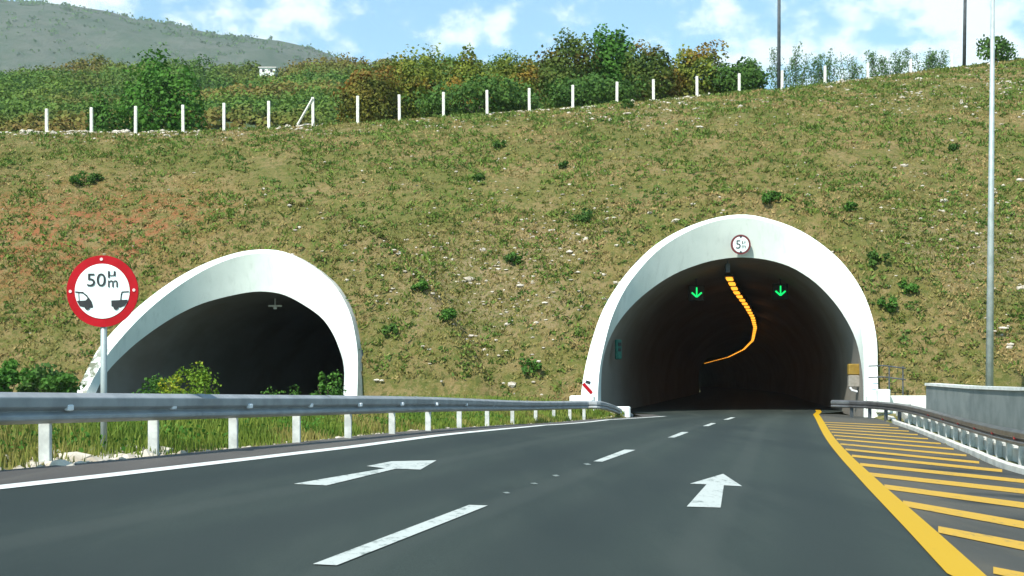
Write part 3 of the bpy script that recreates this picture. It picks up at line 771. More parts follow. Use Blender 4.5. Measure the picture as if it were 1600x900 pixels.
# right guardrail
rp = [(1300, 654.5, 51.5), (1330, 653.5, 51.2), (1360, 653, 50.5), (1385, 655.5, 48.5)]
RB = [Vector((at(u, v, y).x, y, float(Z(at(u, v, y).x, y)))) for u, v, y in rp]
RB2 = []
for y in np.arange(45.5, -9, -1.5):
    x = float(xr(y)) + .40; RB2.append(Vector((x, y, float(Z(x, y)) + .04)))
RB += RB2
for _ in range(3): RB = [RB[0]] + [(a + b * 2 + c) / 4 for a, b, c in zip(RB[:-2], RB[1:-1], RB[2:])] + [RB[-1]]
T = thing('guardrail', 'steel guardrail on a low concrete kerb wall along the right shoulder', 'guardrail', tuple(RB[6])); o1 = Vector(T.location)
MB().sweep([p - o1 for p in RB], [(o, z) for o, z in WB]).build('beam', M['right_rail'], T)
for i, p in enumerate(RB):
    if i == 0: continue
    d_ = tan(RB, i); n_ = Vector((d_.y, -d_.x, 0)).normalized(); c_ = p - n_ * .07 - o1
    MB().box((c_.x, c_.y, c_.z + .25), (.13, .08, .72), 0, 0, 0, .008).build('post', M['post'] if i > 4 else M['dark_steel'], T)
    if i > 7 and i % 2 == 0:
        cc = p + n_ * .05 - o1; MB().box((cc.x, cc.y, cc.z + .565), (.10, .10, .07), math.atan2(d_.y, d_.x), 0, 0, .01).build('reflector', M['red_reflector'], T)
kb = [Vector((float(xr(y)) + .1, y, float(Z(float(xr(y)), y)) - .1)) for y in np.arange(46, -12, -1.0)]
kb = [Vector((15.4, 50.2, -.45)), Vector((15.1, 48.5, -.45))] + kb
MB().sweep(kb, [(.0, 0), (.0, .18), (-.12, .20), (-.12, 0)], True).build('kerb', M['concrete']); tag(bpy.data.objects['kerb'], kind='structure')
T = thing('kerb_wall', 'low pale concrete wall under the right guardrail', 'wall', tuple(kb[5])); o2 = Vector(T.location)
MB().sweep([p - o2 for p in kb], [(-.43, 0), (-.43, .40), (-.46, .43), (-.64, .43), (-.67, .40), (-.67, 0)], True).build('wall_body', M['concrete'], T)

# grey parapet on the right
W_ = [Vector((15.05, 44.2, 0)), Vector((14.3, 38, 0)), Vector((13.2, 32, 0)), Vector((12.0, 26, 0)), Vector((11.2, 20, 0)), Vector((10.9, 12, 0)), Vector((10.7, 2, 0))]
tops = [598.5, 603, 605, 604, 604, 604, 604]
WW = [Vector((p.x, p.y, CH + (HV - tv) / F * p.y)) for p, tv in zip(W_, tops)]
T = thing('parapet_wall', 'grey concrete parapet wall with a pale cap at the right edge', 'wall', (W_[0].x, W_[0].y, -.6)); o3 = Vector(T.location)
WD = []
for a, b in zip(WW[:-1], WW[1:]):
    for k in range(6): WD.append(a.lerp(b, k / 6))
WD.append(WW[-1])
MB().sweep([p - o3 for p in WD], [(-.0, -1.9), (0, -.09), (-.3, -.09), (-.3, -1.9)], True).build('wall_body', M['grey_wall'], T)
MB().sweep([p - o3 for p in WD], [(.05, -.088), (.05, 0), (-.35, 0), (-.35, -.088)], True).build('cap', M['cap'], T)
# white low wall at the foot of the right portal
T = thing('low_wall', 'low white wall with black marks at the right foot of the right portal', 'wall', (17.2, 51.5, -.4))
MB().box((0, 0, .42), (4.4, .3, 1.05), 0, 0, 0, .03).build('wall_body', M['white_concrete'], T)
mb = MB()
def wm(u0, u1, v0, v1, tri=True):
    a = at(u0, v1, 51.3); b = at(u1, v0, 51.3); x0 = a.x - 17.2; x1 = b.x - 17.2; z0 = a.z + .4; z1 = b.z + .4
    mb.add([(x0, -.156, z0), (x1, -.156, z0), (x1, -.156, z1)] + ([] if tri else [(x0, -.156, z1)]), [(0, 1, 2) if tri else (0, 1, 2, 3)])
wm(1355, 1364, 626, 634); wm(1373, 1380, 628, 634); wm(1384, 1389, 631, 634, True); wm(1391, 1396, 630, 634); wm(1401, 1424, 632, 634, False); wm(1404, 1407, 630.5, 632, False)
mb.build('black_marks', M['black'], T)

# ------------------------------------------------------------ poles
def light_pole(u0, v0, u1, v1, y, label, r0, r1, m, head=True):
    a = at(u0, v0, y); b = at(u1, v1, y); gz = ground(a.x, y) - .2
    T = thing('lamp_post', label, 'lamp post', (a.x, y, gz)); top = b - Vector((a.x, y, gz))
    bot = Vector((0, 0, 0)); dirv = (b - a).normalized(); bot = (a - dirv * ((a.z - gz) / dirv.z)) - Vector((a.x, y, gz))
    MB().tube([bot, bot.lerp(top, .5), top], [r0, (r0 + r1) / 2, r1], 12).build('pole', m, T, True)
    arm = MB().tube([top, top + Vector((-.5, -.1, .5)), top + Vector((-1.4, -.3, .75)), top + Vector((-2.0, -.4, .8))], [r1, r1 * .9, r1 * .8, r1 * .7], 8).build('arm', m, T, True)
    MB().box(tuple(top + Vector((-2.4, -.45, .8))), (.9, .32, .16), 0, 0, 0, .04).build('lamp_head', m, T)
    MB().box(tuple(bot + Vector((0, 0, .25))), (.42, .42, .1), 0, 0, 0, .02).build('base_plate', m, T)
light_pole(1546, 603, 1551.5, -30, 46, 'tall pale grey lamp post rising behind the grey parapet wall', .15, .07, M['steel'])
light_pole(1217, 112, 1217.5, -90, 99, 'tall dark lamp post on the hill crest among the thin saplings', .15, .12, M['dark_steel'])
light_pole(1506.5, 104, 1509.5, -100, 104, 'tall dark lamp post on the hill crest near the right edge', .15, .12, M['dark_steel'])

# fence posts on the crest
fp = [(73, 170, 208), (143, 168, 204), (212, 166, 205), (286, 164, 203), (350, 161, 200), (420, 158, 198), (489, 152, 190), (559, 150, 180), (624, 148, 176), (693, 144, 176), (761, 141, 174), (827, 138, 172), (895, 133, 164), (964, 128, 162), (1021, 124, 158), (1089, 119, 152), (1155, 115, 146), (1222, 110, 141), (1289, 103, 132), (1356, 98, 126), (1423, 92, 119), (1487, 84, 110)]
near = {0: 'leftmost post, far left of the round tree', 1: 'second from the left', 2: 'standing before the left part of the round tree', 3: 'standing before the right part of the round tree', 4: 'just right of the round tree', 5: 'second right of the round tree', 6: 'with the diagonal brace', 7: 'at the left end of the rust-coloured bushes', 17: 'beside the left dark lamp post', 21: 'beside the right dark lamp post'}
cnt = {8: 'second', 9: 'third', 10: 'fourth', 11: 'fifth', 12: 'sixth', 13: 'seventh', 14: 'eighth', 15: 'ninth', 16: 'tenth'}
for i, (u, vt, vb) in enumerate(fp):
    y = float(np.interp(u, [0, 800, 1200, 1600], [84, 89, 95, 105])) - .6
    b = at(u, vb, y); t_ = at(u, vt, y); gz = ground(b.x, y)
    if i in near: lab = 'pale concrete fence post on the crest, ' + near[i]
    elif i in cnt: lab = 'pale concrete fence post on the crest, %s right of the braced one' % cnt[i]
    else: lab = 'pale concrete fence post on the crest, %s right of the left dark lamp post' % {18: 'first', 19: 'second', 20: 'third'}[i]
    T = thing('fence_post', lab, 'fence post', (b.x, y, gz - .3), 'pale concrete fence posts along the hill crest')
    h = t_.z - gz + .3; lean = random.uniform(-.012, .012)
    mb = MB(); w = .085
    mb.box((0, 0, h / 2), (.20, .16, h), 0, 0, lean, .02); mb.build('shaft', M['fence_post'], T)
    if i == 6:
        a2 = at(465, 195, y) - Vector((b.x, y, gz - .3)); mb = MB(); mb.tube([a2, (0, -.12, h - .1)], .08, 4); mb.build('brace', M['fence_post'], T)

# ------------------------------------------------------------ foliage
def leafquads(P, size, flat=0.0, asp=1.0, out=None, mixo=1.3):
    N = len(P); a = rng.normal(size=(N, 3)); a /= np.linalg.norm(a, axis=1)[:, None]
    if out is not None:          # leaves face outward from the twig mass they grow on
        o_ = out / (np.linalg.norm(out, axis=1)[:, None] + 1e-6); a = a + o_ * mixo; a /= np.linalg.norm(a, axis=1)[:, None]
    if flat and out is None: a[:, 2] = np.abs(a[:, 2]) * flat + a[:, 2] * (1 - flat)
    b = rng.normal(size=(N, 3)); b = np.cross(a, b); b /= np.linalg.norm(b, axis=1)[:, None]; c_ = np.cross(a, b)
    s = size * rng.uniform(.55, 1.35, (N, 1)); b *= s * .5; c_ *= s * .5 * asp
    return np.stack([P - b, P - c_ * .8, P + b, P + c_], 1)
def crown_points(n, rx, ry, rz, lobes=14, lo=.3):
    cs = []
    while len(cs) < lobes:
        p = rng.uniform(-1, 1, 3)
        if np.linalg.norm(p) < .78: cs.append(p)
    cs = np.array(cs); rr = rng.uniform(.22, .45, lobes)
    k = rng.integers(0, lobes, n); d_ = rng.normal(size=(n, 3)); d_ /= np.linalg.norm(d_, axis=1)[:, None]
    r = rr[k] * rng.uniform(lo, 1, n) ** .5 * (1 + .07 * rng.normal(size=n))
    p = cs[k] + d_ * r[:, None]
    for i, r_ in enumerate((rx, ry, rz)):
        a_, b_ = np.percentile(p[:, i], [.6, 99.4]); p[:, i] = ((p[:, i] - a_) / (b_ - a_) * 2 - 1) * r_
    return p
def tree(u0, u1, vt, vb, y, mat, label, name='bush', cat='bush', n=2600, leaf=.24, lobes=16, group=None, sink=.5, trunk=True, wispy=False, dz=None):
    n = int(n * (1.9 if wispy else 1.6)); u = (u0 + u1) / 2; c_ = at(u, vb, y); gz = ground(c_.x, y) if dz is None else dz
    top = at(u, vt, y).z; w = (u1 - u0) / F * y; h = top - gz
    T = thing(name, label, cat, (c_.x, y, gz), group)
    if wispy:
        tips = []; tr = MB()
        for s in range(int(lobes)):
            bx_ = rng.uniform(-.5, .5) * w; hh = h * rng.uniform(.55, 1.0) * (1 - .25 * abs(bx_ / w))
            l_ = rng.uniform(-.15, .15) * hh
            tr.tube([(bx_ * .7, rng.uniform(-.5, .5), -.3), (bx_ * .85 + l_ * .4, 0, hh * .5), (bx_ + l_, 0, hh)], [.035, .02, .008], 5)
            m_ = int(n / lobes); t_ = rng.uniform(.12, 1.02, m_); sp_ = .38 * (1.1 - t_) + .07
            tips.append(np.stack([bx_ * (.7 + .3 * t_) + l_ * t_ + rng.normal(size=m_) * sp_, rng.normal(size=m_) * .35, hh * t_], 1))
        tr.build('trunk', M['bark'], T); Pq = np.concatenate(tips); quads('crown', leafquads(Pq, leaf, 0, .45), mat, T); return T
    P = crown_points(n, w / 2, w / 2 * .8, h / 2, lobes)
    nf = int(n * .55); q_ = rng.normal(size=(nf, 3)); q_ /= np.linalg.norm(q_, axis=1)[:, None]
    q_ = q_ * (rng.uniform(.35, 1, nf) ** .5)[:, None] * np.array([w / 2 * .93, w / 2 * .75, h / 2 * .93])
    q_[:, 2] += np.sin(q_[:, 0] * 2.3 + u) * .12 * h / 2
    P = np.concatenate([P[: n - nf], q_])
    P[:, 2] += h * .5
    P = P[P[:, 2] > .02]
    cl_ = np.stack([np.sin(P[:, 0] * 2.1 + P[:, 2] * 1.3), np.sin(P[:, 1] * 2.3 + 1), np.sin(P[:, 2] * 2.7 + P[:, 0])], 1) * .5
    quads('crown', leafquads(P, leaf, .3, 1, P / [w / 2, w / 2 * .8, h / 2] - [0, 0, .8] + cl_), mat, T)
    if trunk:
        mb = MB(); mb.tube([(0, 0, -sink), (.05, 0, h * .25), (-.05, .05, h * .5)], [.05 * w / 2 + .06, .05 * w / 2 + .03, .03], 8)
        for s in range(5):
            a_ = rng.uniform(0, 6.28); mb.tube([(0, 0, h * rng.uniform(.12, .3)), (math.cos(a_) * w * .18, math.sin(a_) * w * .15, h * .5), (math.cos(a_) * w * .32, math.sin(a_) * w * .25, h * rng.uniform(.6, .8))], [.05, .035, .015], 5)
        mb.build('trunk', M['bark'], T)
    return T
tree(178, 330, 84, 200, 96, M['leaf_mid'], 'large round green tree behind the fence on the left', 'broadleaf_tree', 'tree', 7000, .30, 24, dz=14.5)
tree(134, 200, 146, 205, 93, M['leaf_green'], 'low green bush at the left foot of the round tree', n=1600, dz=16.5)
tree(522, 628, 106, 182, 94, M['leaf_rust'], 'rust and olive bush at the left end of the hedge behind the fence', n=3200)
tree(598, 706, 82, 178, 97, M['leaf_olive'], 'olive bush with brown tips right of the rust-coloured bush', n=3600)
tree(560, 640, 96, 170, 103, M['leaf_rust'], 'brownish bush behind the rust and olive bush', n=2200)
tree(684, 776, 80, 176, 96, M['leaf_olive'], 'olive and brown bush in the middle of the hedge behind the fence', n=3400)
tree(752, 850, 86, 172, 98, M['leaf_olive'], 'olive-green bush left of the tall dark bush', n=3200)
tree(640, 860, 128, 180, 93, M['leaf_dark'], 'low dark green thicket before the olive bushes', n=4200, lobes=26)
tree(838, 934, 55, 168, 97, M['leaf_brown'], 'tall dark bush left of the bright green tree', n=4200, lobes=20)
tree(920, 990, 45, 160, 99, M['leaf_bright'], 'bright green pointed tree rising above the hedge', 'broadleaf_tree', 'tree', 3400, .28, 18)
tree(972, 1064, 72, 160, 97, M['leaf_brown'], 'dark reddish-brown bush right of the bright green tree', n=3600, lobes=18)
tree(1048, 1140, 70, 154, 99, M['leaf_olive'], 'olive bush with a reddish top near the right end of the hedge', n=3400, lobes=18)
tree(1108, 1202, 94, 148, 98, M['leaf_dark'], 'low dark green bush at the right end of the hedge', n=2800, lobes=18)
tree(850, 1000, 118, 164, 94, M['leaf_dark'], 'low dark undergrowth below the bright green tree', n=3200, lobes=22)
tree(1206, 1268, 66, 142, 100, M['leaf_pale'], 'thin pale saplings around the left dark lamp post', 'sapling', 'sapling', 1500, .2, 15, wispy=True)
tree(1262, 1312, 68, 138, 101, M['leaf_pale'], 'thin pale saplings just right of the left dark lamp post', 'sapling', 'sapling', 1300, .2, 13, wispy=True)
tree(1308, 1352, 78, 132, 102, M['leaf_pale'], 'short sparse saplings midway between the dark lamp posts', 'sapling', 'sapling', 650, .19, 9, wispy=True)
tree(1358, 1412, 68, 126, 102, M['leaf_pale'], 'pale upright saplings left of the right dark lamp post', 'sapling', 'sapling', 1200, .2, 13, wispy=True)
tree(1410, 1482, 68, 120, 103, M['leaf_pale'], 'row of thin saplings next to the right dark lamp post', 'sapling', 'sapling', 1100, .2, 14, wispy=True)
tree(1524, 1586, 56, 106, 103, M['leaf_dark'], 'spreading dark shrub on the crest right of the dark lamp posts', n=650, lobes=9)
# bushes in front of the left tunnel and at the slope's foot
def low_bush(u, v, y, w, h, mat, label, n=900, leaf=.12, lobes=12, name='shrub', group=None):
    c_ = at(u, v, y); gz = ground(c_.x, y); T = thing(name, label, 'shrub', (c_.x, y, gz), group)
    P = crown_points(n, w / 2, w / 2 * .8, h / 2, lobes); P[:, 2] += h * .5; P = P[P[:, 2] > 0]
    quads('foliage', leafquads(P, leaf, .3, 1, P - [0, 0, h * .3], .8), mat, T)
    mb = MB()
    for s in range(4): a_ = rng.uniform(0, 6.28); mb.tube([(0, 0, -.1), (math.cos(a_) * w * .3, math.sin(a_) * w * .3, h * .6)], [.025, .01], 5)
    mb.build('stem', M['bark'], T); return T
low_bush(285, 608, 38, 1.7, 1.45, M['leaf_yellow'], 'yellow-green bush before the mouth of the left tunnel', 1500, .085)
low_bush(322, 608, 37.5, .8, 1.2, M['leaf_yellow'], 'yellow-flowered bush right of the yellow-green bush', 700, .08)
low_bush(244, 610, 39, 1.2, 1.1, M['leaf_green'], 'low green bush left of the yellow-green bush', 700, .1)
low_bush(512, 612, 40, 1.1, 1.2, M['leaf_green'], 'small green bush by the right foot of the left portal', 800, .09)
low_bush(440, 612, 40, 1.2, .72, M['leaf_green'], 'tiny green plant in front of the left tunnel mouth', 300, .09)
low_bush(70, 560, 58, 2.5, 1.5, M['leaf_dark'], 'dark bush on the slope left of the left portal, behind the sign', 1500, .2)
low_bush(95, 600, 56, 1.7, 1.1, M['leaf_green'], 'green bush at the slope foot left of the left portal', 1200, .17)
low_bush(15, 590, 56, 2.2, 1.7, M['leaf_bright'], 'bright green bush at the left edge of the slope foot', 1800, .18)
def hill_point(u, v):
    a_, b_ = (u - 800) / F, (HV - v) / F; y = 54.9
    while y < 110:
        if ground(a_ * y, y) >= CH + b_ * y: break
        y += .4
    return Vector((a_ * y, y, ground(a_ * y, y)))
hb = [(780, 237, 1.2, 'dark green shrub high on the slope above the gap between the tunnels'), (748, 283, 1.1, 'dark shrub on the slope left of the centre'), (910, 350, 1.8, 'green shrub on the slope to the upper left of the right portal'), (802, 418, 1.4, 'dark green shrub on the slope between the two portals'),
      (1205, 318, 1.5, 'green shrub above the crown of the right portal'), (1370, 430, 1.4, 'green shrub right of the right portal at its shoulder'), (1420, 468, 1.2, 'small dark shrub right of the right portal'), (128, 290, 2.2, 'wide green shrub on the slope above the round road sign'), (148, 292, 1.4, 'smaller green shrub on the slope above the round road sign'),
      (1385, 505, 1.3, 'shrub on the slope close beside the right leg of the right portal'), (830, 600, 1.6, 'green shrub at the slope foot behind the guardrail'), (655, 470, 1.3, 'green shrub on the slope right of the left portal'), (610, 540, 1.1, 'dark shrub close right of the left portal'), (880, 268, .9, 'small shrub on the slope below the hedge'), (1490, 240, 1.0, 'small shrub on the slope near the pale lamp post'),
      (980, 170, 1.4, 'green shrub just below the crest fence'), (1330, 330, 1.1, 'small green shrub right above the right portal'), (700, 505, 1.2, 'shrub low on the slope between the portals')]
for u, v, w, lab in hb:
    p = hill_point(u, v); T = thing('shrub', lab, 'shrub', tuple(p), 'green shrubs dotted over the slope')
    w *= .62; P = crown_points(420, w / 2, w / 2, w * .36, 8); P[:, 2] += w * .3; P = P[P[:, 2] > -.05]; quads('foliage', leafquads(P, .14, .3, 1, P, .7), M['leaf_green'] if rng.random() < .6 else M['leaf_dark'], T)

# slope grass tufts, stones
def scatter(n, x0, x1, y0, y1, test):
    out = []
    while len(out) < n:
        x = random.uniform(x0, x1); y = random.uniform(y0, y1)
        if test(x, y):
            z = ground(x, y)
            if in_tube(x, y, z, .25): continue
            out.append((x, y, z))
    return np.array(out)
vis = lambda x, y: abs(x) < .47 * y + 2
def tufts(P, size, up, blades):
    N = len(P); Q = np.repeat(P, blades, 0); n = len(Q)
    Q = Q + rng.normal(size=(n, 3)) * np.array([size * .7, size * .7, 0])
    a_ = rng.uniform(0, 6.28, n); w = size * rng.uniform(.25, .6, n); d_ = np.stack([np.cos(a_) * w, np.sin(a_) * w, np.zeros(n)], 1)
    h = up * rng.uniform(.4, 1.2, n); lean = rng.normal(size=(n, 2)) * .9 * h[:, None]
    tp = Q + np.concatenate([lean, h[:, None]], 1)
    return np.stack([Q - d_ * .6 - [0, 0, .04], Q + d_ * .6 - [0, 0, .04], tp + d_ * .35, tp - d_ * .35], 1)
ok = lambda x, y: vis(x, y) and y > toe_y(x) + .2 and y < float(crest_y(x)) + 1 and fbm(x, y, .22, 5) + .3 * fbm(x, y, 1.2, 6) > -.38 + random.uniform(-.25, .25)
T1 = scatter(26000, -45, 52, 52.2, 106, ok)
tag(quads('grass', tufts(T1, .15, .09, 5), M['tuft']), 'dry olive grass covering the slope', 'grass', None, 'stuff')
ok2 = lambda x, y: vis(x, y) and y > toe_y(x) + .2 and y < float(crest_y(x)) + 1 and fbm(x, y, .3, 9) + .5 * fbm(x, y, 1.3, 8) > .05 + random.uniform(-.25, .25)
T2 = scatter(8500, -45, 52, 52.2, 106, ok2)
tag(quads('ground_cover', tufts(T2, .20, .15, 7), M['tuft_green']), 'darker green weed clumps on the slope', 'ground cover', None, 'stuff')
def okt(x, y): return vis(x, y) and y > toe_y(x) + .1 and y < float(crest_y(x)) + .5 and random.random() < (1.0 if y < 72 else .62) * (.35 + .65 * (fbm(x, y, .12, 11) > -.2))
T3 = np.concatenate([scatter(1900, -42, 50, 52.2, 106, okt), scatter(900, -32, 34, 52.2, 68, okt)])
r3 = rng.uniform(.10, .24, len(T3)) * (1 + .7 * (rng.random(len(T3)) < .12)); i3 = np.repeat(np.arange(len(T3)), 22); d3 = rng.normal(size=(len(i3), 3)); d3 /= np.linalg.norm(d3, axis=1)[:, None]; d3[:, 2] = np.abs(d3[:, 2])
tag(quads('herb_clumps', leafquads(T3[i3] + d3 * (r3[i3] * rng.uniform(.5, 1.1, len(i3)))[:, None] * [1.25, 1.1, .95], .12, .3, 1, d3, .9), M['clump']), 'low rounded green herb clumps dotted all over the slope', 'ground cover', None, 'stuff')
T4 = scatter(12000, -32, 36, 52.2, 68, lambda x, y: vis(x, y) and y > toe_y(x) + .1)
tag(quads('short_grass', tufts(T4, .14, .09, 5), M['tuft']), 'short grass on the steep foot of the slope', 'grass', None, 'stuff')
def stones(P, s0, s1, m, name, label, cat):
    ph = (1 + 5 ** .5) / 2
    oct_v = np.array([(-1, ph, 0), (1, ph, 0), (-1, -ph, 0), (1, -ph, 0), (0, -1, ph), (0, 1, ph), (0, -1, -ph), (0, 1, -ph), (ph, 0, -1), (ph, 0, 1), (-ph, 0, -1), (-ph, 0, 1)]) / 1.9
    oct_f = [(0, 11, 5), (0, 5, 1), (0, 1, 7), (0, 7, 10), (0, 10, 11), (1, 5, 9), (5, 11, 4), (11, 10, 2), (10, 7, 6), (7, 1, 8), (3, 9, 4), (3, 4, 2), (3, 2, 6), (3, 6, 8), (3, 8, 9), (4, 9, 5), (2, 4, 11), (6, 2, 10), (8, 6, 7), (9, 8, 1)]
    mb = MB()
    for p in P:
        s = random.uniform(s0, s1) * (2.2 if random.random() < .05 else 1)
        v = oct_v * s * rng.uniform(.7, 1.15, (12, 1)) * np.array([rng.uniform(.7, 1.5), rng.uniform(.7, 1.3), rng.uniform(.4, .8)]) + p
        mb.add(v, oct_f)
    return tag(mb.build(name, m), label, cat, None, 'stuff')
scree = [(-2, 63, 9, 5), (24, 63, 8, 6), (3, 66, 8, 4), (-1, 60, 8, 4), (9, 86, 10, 5), (-22, 83.5, 18, 1.6), (34, 88, 12, 8)]
def oks(x, y):
    if not (vis(x, y) and 55 < y < float(crest_y(x)) + .5): return False
    w = .045
    for a_, b_, ra, rb in scree: w += .8 * math.exp(-((x - a_) / ra) ** 2 - ((y - b_) / rb) ** 2)
    return random.random() < w * (.3 + max(0, fbm(x, y, .5, 3) + .4))
stones(scatter(2000, -45, 52, 52.2, 106, oks), .05, .13, M['stone'], 'stones', 'pale stones scattered over the slope', 'stones')
def okc(x, y): return vis(x, y) and -1.6 < y - float(crest_y(x)) < .3 and fbm(x, y, .15, 4) > -.25
stones(scatter(520, -42, 30, 80, 100, okc), .08, .2, M['stone'], 'rubble', 'pale rubble along the crest below the fence posts', 'rubble')

# verge grass
def okv(x, y): return x < float(xl(y)) - 1.05 and abs(x) < .46 * y + 1.2 and x > float(xl(y)) - 9
V = scatter(15000, -26, 6, 8, 52, lambda x, y: okv(x, y) and random.random() < min(1, 22 / y) * (1 if x < float(xl(y)) - 1.4 else .35) and abs(x - float(lcx(y))) > 6.5)
N = len(V); Q = np.repeat(V, 5, 0) + rng.normal(size=(N * 5, 3)) * [.07, .07, 0]; n = len(Q); a_ = rng.uniform(0, 6.28, n)
yd = Q[:, 1]; w = rng.uniform(.006, .014, n) * np.clip(yd / 18, 1, 2.6); d_ = np.stack([np.cos(a_) * w, np.sin(a_) * w, np.zeros(n)], 1)
dist = np.array([float(xl(y_)) - 1.0 - x_ for x_, y_ in zip(Q[:, 0], Q[:, 1])])
h = rng.uniform(.10, .34, n) * np.clip(.35 + dist * .55, .35, 1.0)
tp = Q + np.concatenate([rng.normal(size=(n, 2)) * .25 * h[:, None], h[:, None]], 1)
tag(quads('tall_grass', np.stack([Q - d_ - [0, 0, .03], Q + d_ - [0, 0, .03], tp + d_ * .4, tp - d_ * .4], 1), M['blade']), 'tall green and yellow grass behind the left guardrail', 'grass', None, 'stuff')
W2 = scatter(1600, -16, 2, 10, 40, lambda x, y: okv(x, y) and x < float(xl(y)) - 1.6 and abs(x - float(lcx(y))) > 6.5 and fbm(x, y, .5, 7) > -.12)
P = np.repeat(W2, 12, 0) + rng.normal(size=(len(W2) * 12, 3)) * [.12, .12, .07] + [0, 0, .14]
tag(quads('weeds', leafquads(P, .055, .4), M['leaf_bright']), 'leafy green weeds behind the left guardrail', 'weeds', None, 'stuff')
def okg(x, y): return -1.25 < x - float(xl(y)) < -.85
stones(scatter(700, -8, 6, 9, 50, okg), .012, .045, M['stone'], 'gravel', 'pale gravel along the road edge under the left guardrail', 'gravel')
pg = gp(175, 718); 
def okp(x, y): return random.random() < math.exp(-((x - pg.x + .35) / .45) ** 2 - ((y - pg.y - .5) / 1.3) ** 2)
stones(scatter(420, pg.x - 1.8, pg.x + 1, pg.y - 2, pg.y + 3.2, okp), .02, .08, M['stone'], 'broken_stone', 'heap of broken white stone at the foot of the sign pole', 'rubble')

# ------------------------------------------------------------ wooded hill and mountain behind
wu = np.array([-600, -200, 0, 60, 150, 250, 330, 400, 470, 500, 650, 850, 1000, 1150, 1300, 2000]); wv = np.array([150, 145, 134, 118, 102, 102, 106, 116, 112, 102, 96, 104, 120, 150, 200, 270])
RYD = 260.0
def hill2(x, y):
    u = 800 + F * x / RYD; vr = float(np.interp(u, wu, wv)); zr = CH + (HV - vr) / F * RYD
    t_ = (y - 118) / (RYD - 118)
    k_ = .2 + .8 * float(np.clip(t_, 0, 1)) ** .85
    vv = 225 + (vr - 225) * k_; z = CH + (HV - vv) / F * y - 1.5
    if t_ > 1: z = zr - (t_ - 1) * 30
    return z + 1.2 * fbm(x, y, .02, 3)
mb = MB(); gx2 = np.arange(-260, 330, 8.); gy2 = np.arange(118, 420, 6.)
for y in gy2:
    for x in gx2: mb.v.append((float(x), float(y), hill2(float(x), float(y))))
k = len(gx2)
for j in range(len(gy2) - 1):
    for i in range(k - 1): mb.f.append((j * k + i, j * k + i + 1, (j + 1) * k + i + 1, (j + 1) * k + i))
M['hill_floor'] = speckle('hill_floor', (.030, .065, .016), (.075, .10, .028), .08, 1)
tag(mb.build('wooded_hill', M['hill_floor'], None, True), 'green hill covered in scrub wood behind the slope', None, None, 'structure')
pts = []; rad = []
while len(pts) < 3400:
    y = 122 + 163 * random.random() ** .8; x = random.uniform(-.5 * y - 5, .28 * y)
    pts.append((x, y, hill2(x, y))); rad.append(random.uniform(1.0, 3.2) * min(1, .45 + (y - 120) / 120))
pts = np.array(pts); rad = np.array(rad); per = 150
idx = np.repeat(np.arange(len(pts)), per); d_ = rng.normal(size=(len(idx), 3)); d_ /= np.linalg.norm(d_, axis=1)[:, None]; d_[:, 2] = np.abs(d_[:, 2])
P = pts[idx] + d_ * (rad[idx] * rng.uniform(.6, 1.08, len(idx)))[:, None] * [1, 1, 1.05]
tag(quads('wood', leafquads(P, .50, .4, 1, d_, 1.4), M['wood_far']), 'far scrub wood covering the hill behind the fence', 'wood', None, 'stuff')
hp_ = at(420, 108, 252)
T = thing('house', 'tiny white flat-roofed house high on the wooded hill', 'house', (hp_.x, hp_.y, hp_.z - 2.2))
MB().box((0, 0, 1.2), (3.2, 3.0, 1.7)).build('wall', M['white_concrete'], T); MB().box((0, 0, 2.16), (3.7, 3.4, .2)).build('roof', M['roof'], T)
for x in (-1.1, 1.1): MB().box((x * .75, -1.52, 1.5), (.5, .06, .6)).build('window', M['black'], T)

mu = np.array([-1500, -600, -150, 0, 60, 150, 250, 350, 420, 480, 560, 700, 1000, 2500]); mv = np.array([120, -20, 6, 12, 16, 30, 52, 66, 76, 90, 116, 160, 300, 420])
MY = 2300.0
mb = MB(); mxs = np.arange(-3600, 1800, 24.); mys = np.linspace(900, 3400, 70)
for y in mys:
    for x in mxs:
        u = 800 + F * x / MY; zr = CH + (HV - float(np.interp(u, mu, mv))) / F * MY; t_ = (y - 900) / (MY - 900)
        z = -20 + (zr + 20) * float(smooth(0, 1, t_)) if t_ < 1 else zr - (t_ - 1) * 260
        z += (26 * fbm(x, y, .0028, 1) + 9 * fbm(x, y, .012, 2)) * min(1, t_ + .1) * (.25 + .75 * min(1, abs(t_ - 1) * 4))
        mb.v.append((float(x), float(y), z))
k = len(mxs)
for j in range(len(mys) - 1):
    for i in range(k - 1): mb.f.append((j * k + i, j * k + i + 1, (j + 1) * k + i + 1, (j + 1) * k + i))
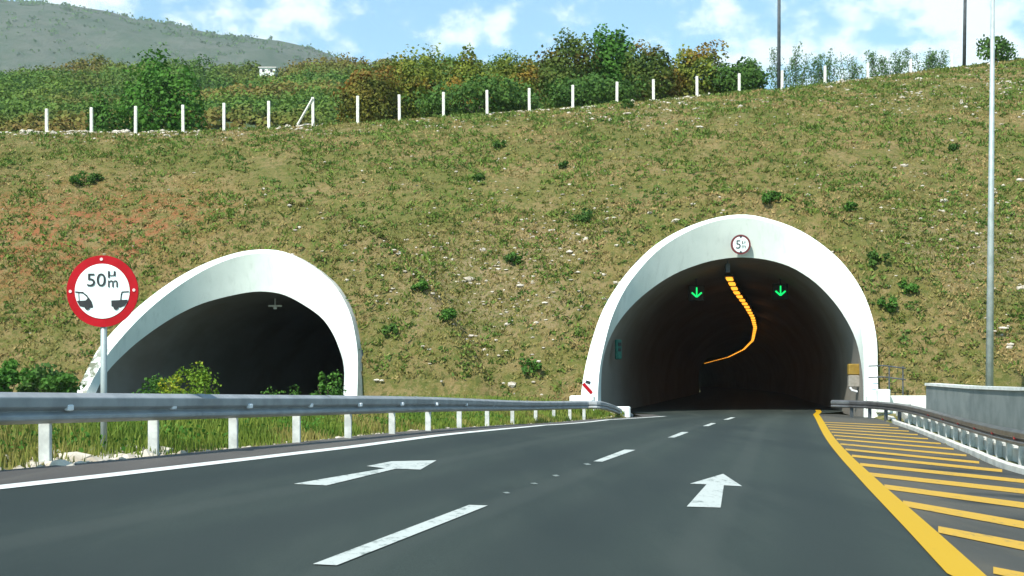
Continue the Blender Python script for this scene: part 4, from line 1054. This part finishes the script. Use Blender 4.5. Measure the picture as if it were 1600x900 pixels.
t = NT('mountain_rock'); a1 = t.noise(.006, 7, .65); a2 = t.noise(.035, 6, .7); c = t.mix(t.ramp(a1, .4, .62), (.085, .10, .07), (.05, .08, .042)); c = t.mix(t.ramp(a2, .46, .60, 0, .6), c, (.035, .065, .03))
t.bump(t.noise(.02, 7, .7), 1, 12); M['rock'] = t.fin(c, 1, 0, .1)
tag(mb.build('mountain', M['rock'], None, True), 'grey scrubby mountain ridge at the upper left', None, None, 'structure')

mp_ = []
while len(mp_) < 1500:
    x = random.uniform(-2300, 100); y = random.gauss(MY - 60, 260)
    if 1300 < y < 2420:
        u = 800 + F * x / MY; zr = CH + (HV - float(np.interp(u, mu, mv))) / F * MY; t_ = (y - 900) / (MY - 900)
        z = -20 + (zr + 20) * float(smooth(0, 1, t_)) if t_ < 1 else zr - (t_ - 1) * 260
        z += (26 * fbm(x, y, .0028, 1) + 9 * fbm(x, y, .012, 2)) * min(1, t_ + .1) * (.25 + .75 * min(1, abs(t_ - 1) * 4))
        if fbm(x, y, .006, 5) > -.1: mp_.append((x, y, z))
mp_ = np.array(mp_); P = np.repeat(mp_, 14, 0) + rng.normal(size=(len(mp_) * 14, 3)) * [5, 5, 2] + [0, 0, 1]
tag(quads('mountain_scrub', leafquads(P, 4.6, .3), M['leaf_dark']), 'scattered scrub trees over the mountain ridge', 'scrub', None, 'stuff')

# air between here and the mountain
hz_ = MB().box((-900, 1200, 395), (8000, 5200, 810)).build('haze', None) if False else None
me = bpy.data.meshes.new('haze'); hb_ = MB().box((-600, 1400, 495), (8200, 5000, 1000)); me.from_pydata(hb_.v, [], hb_.f)
hm = bpy.data.materials.new('haze'); hm.use_nodes = True; hn = hm.node_tree.nodes; hn.remove(hn['Principled BSDF'])
pv = hn.new('ShaderNodeVolumePrincipled'); pv.inputs['Density'].default_value = .00012; pv.inputs['Color'].default_value = (.86, .94, 1, 1)
hm.node_tree.links.new(pv.outputs[0], hn['Material Output'].inputs['Volume']); me.materials.append(hm)
ho = bpy.data.objects.new('haze', me); C.objects.link(ho); tag(ho, 'thin pale air haze', 'haze', None, 'stuff')
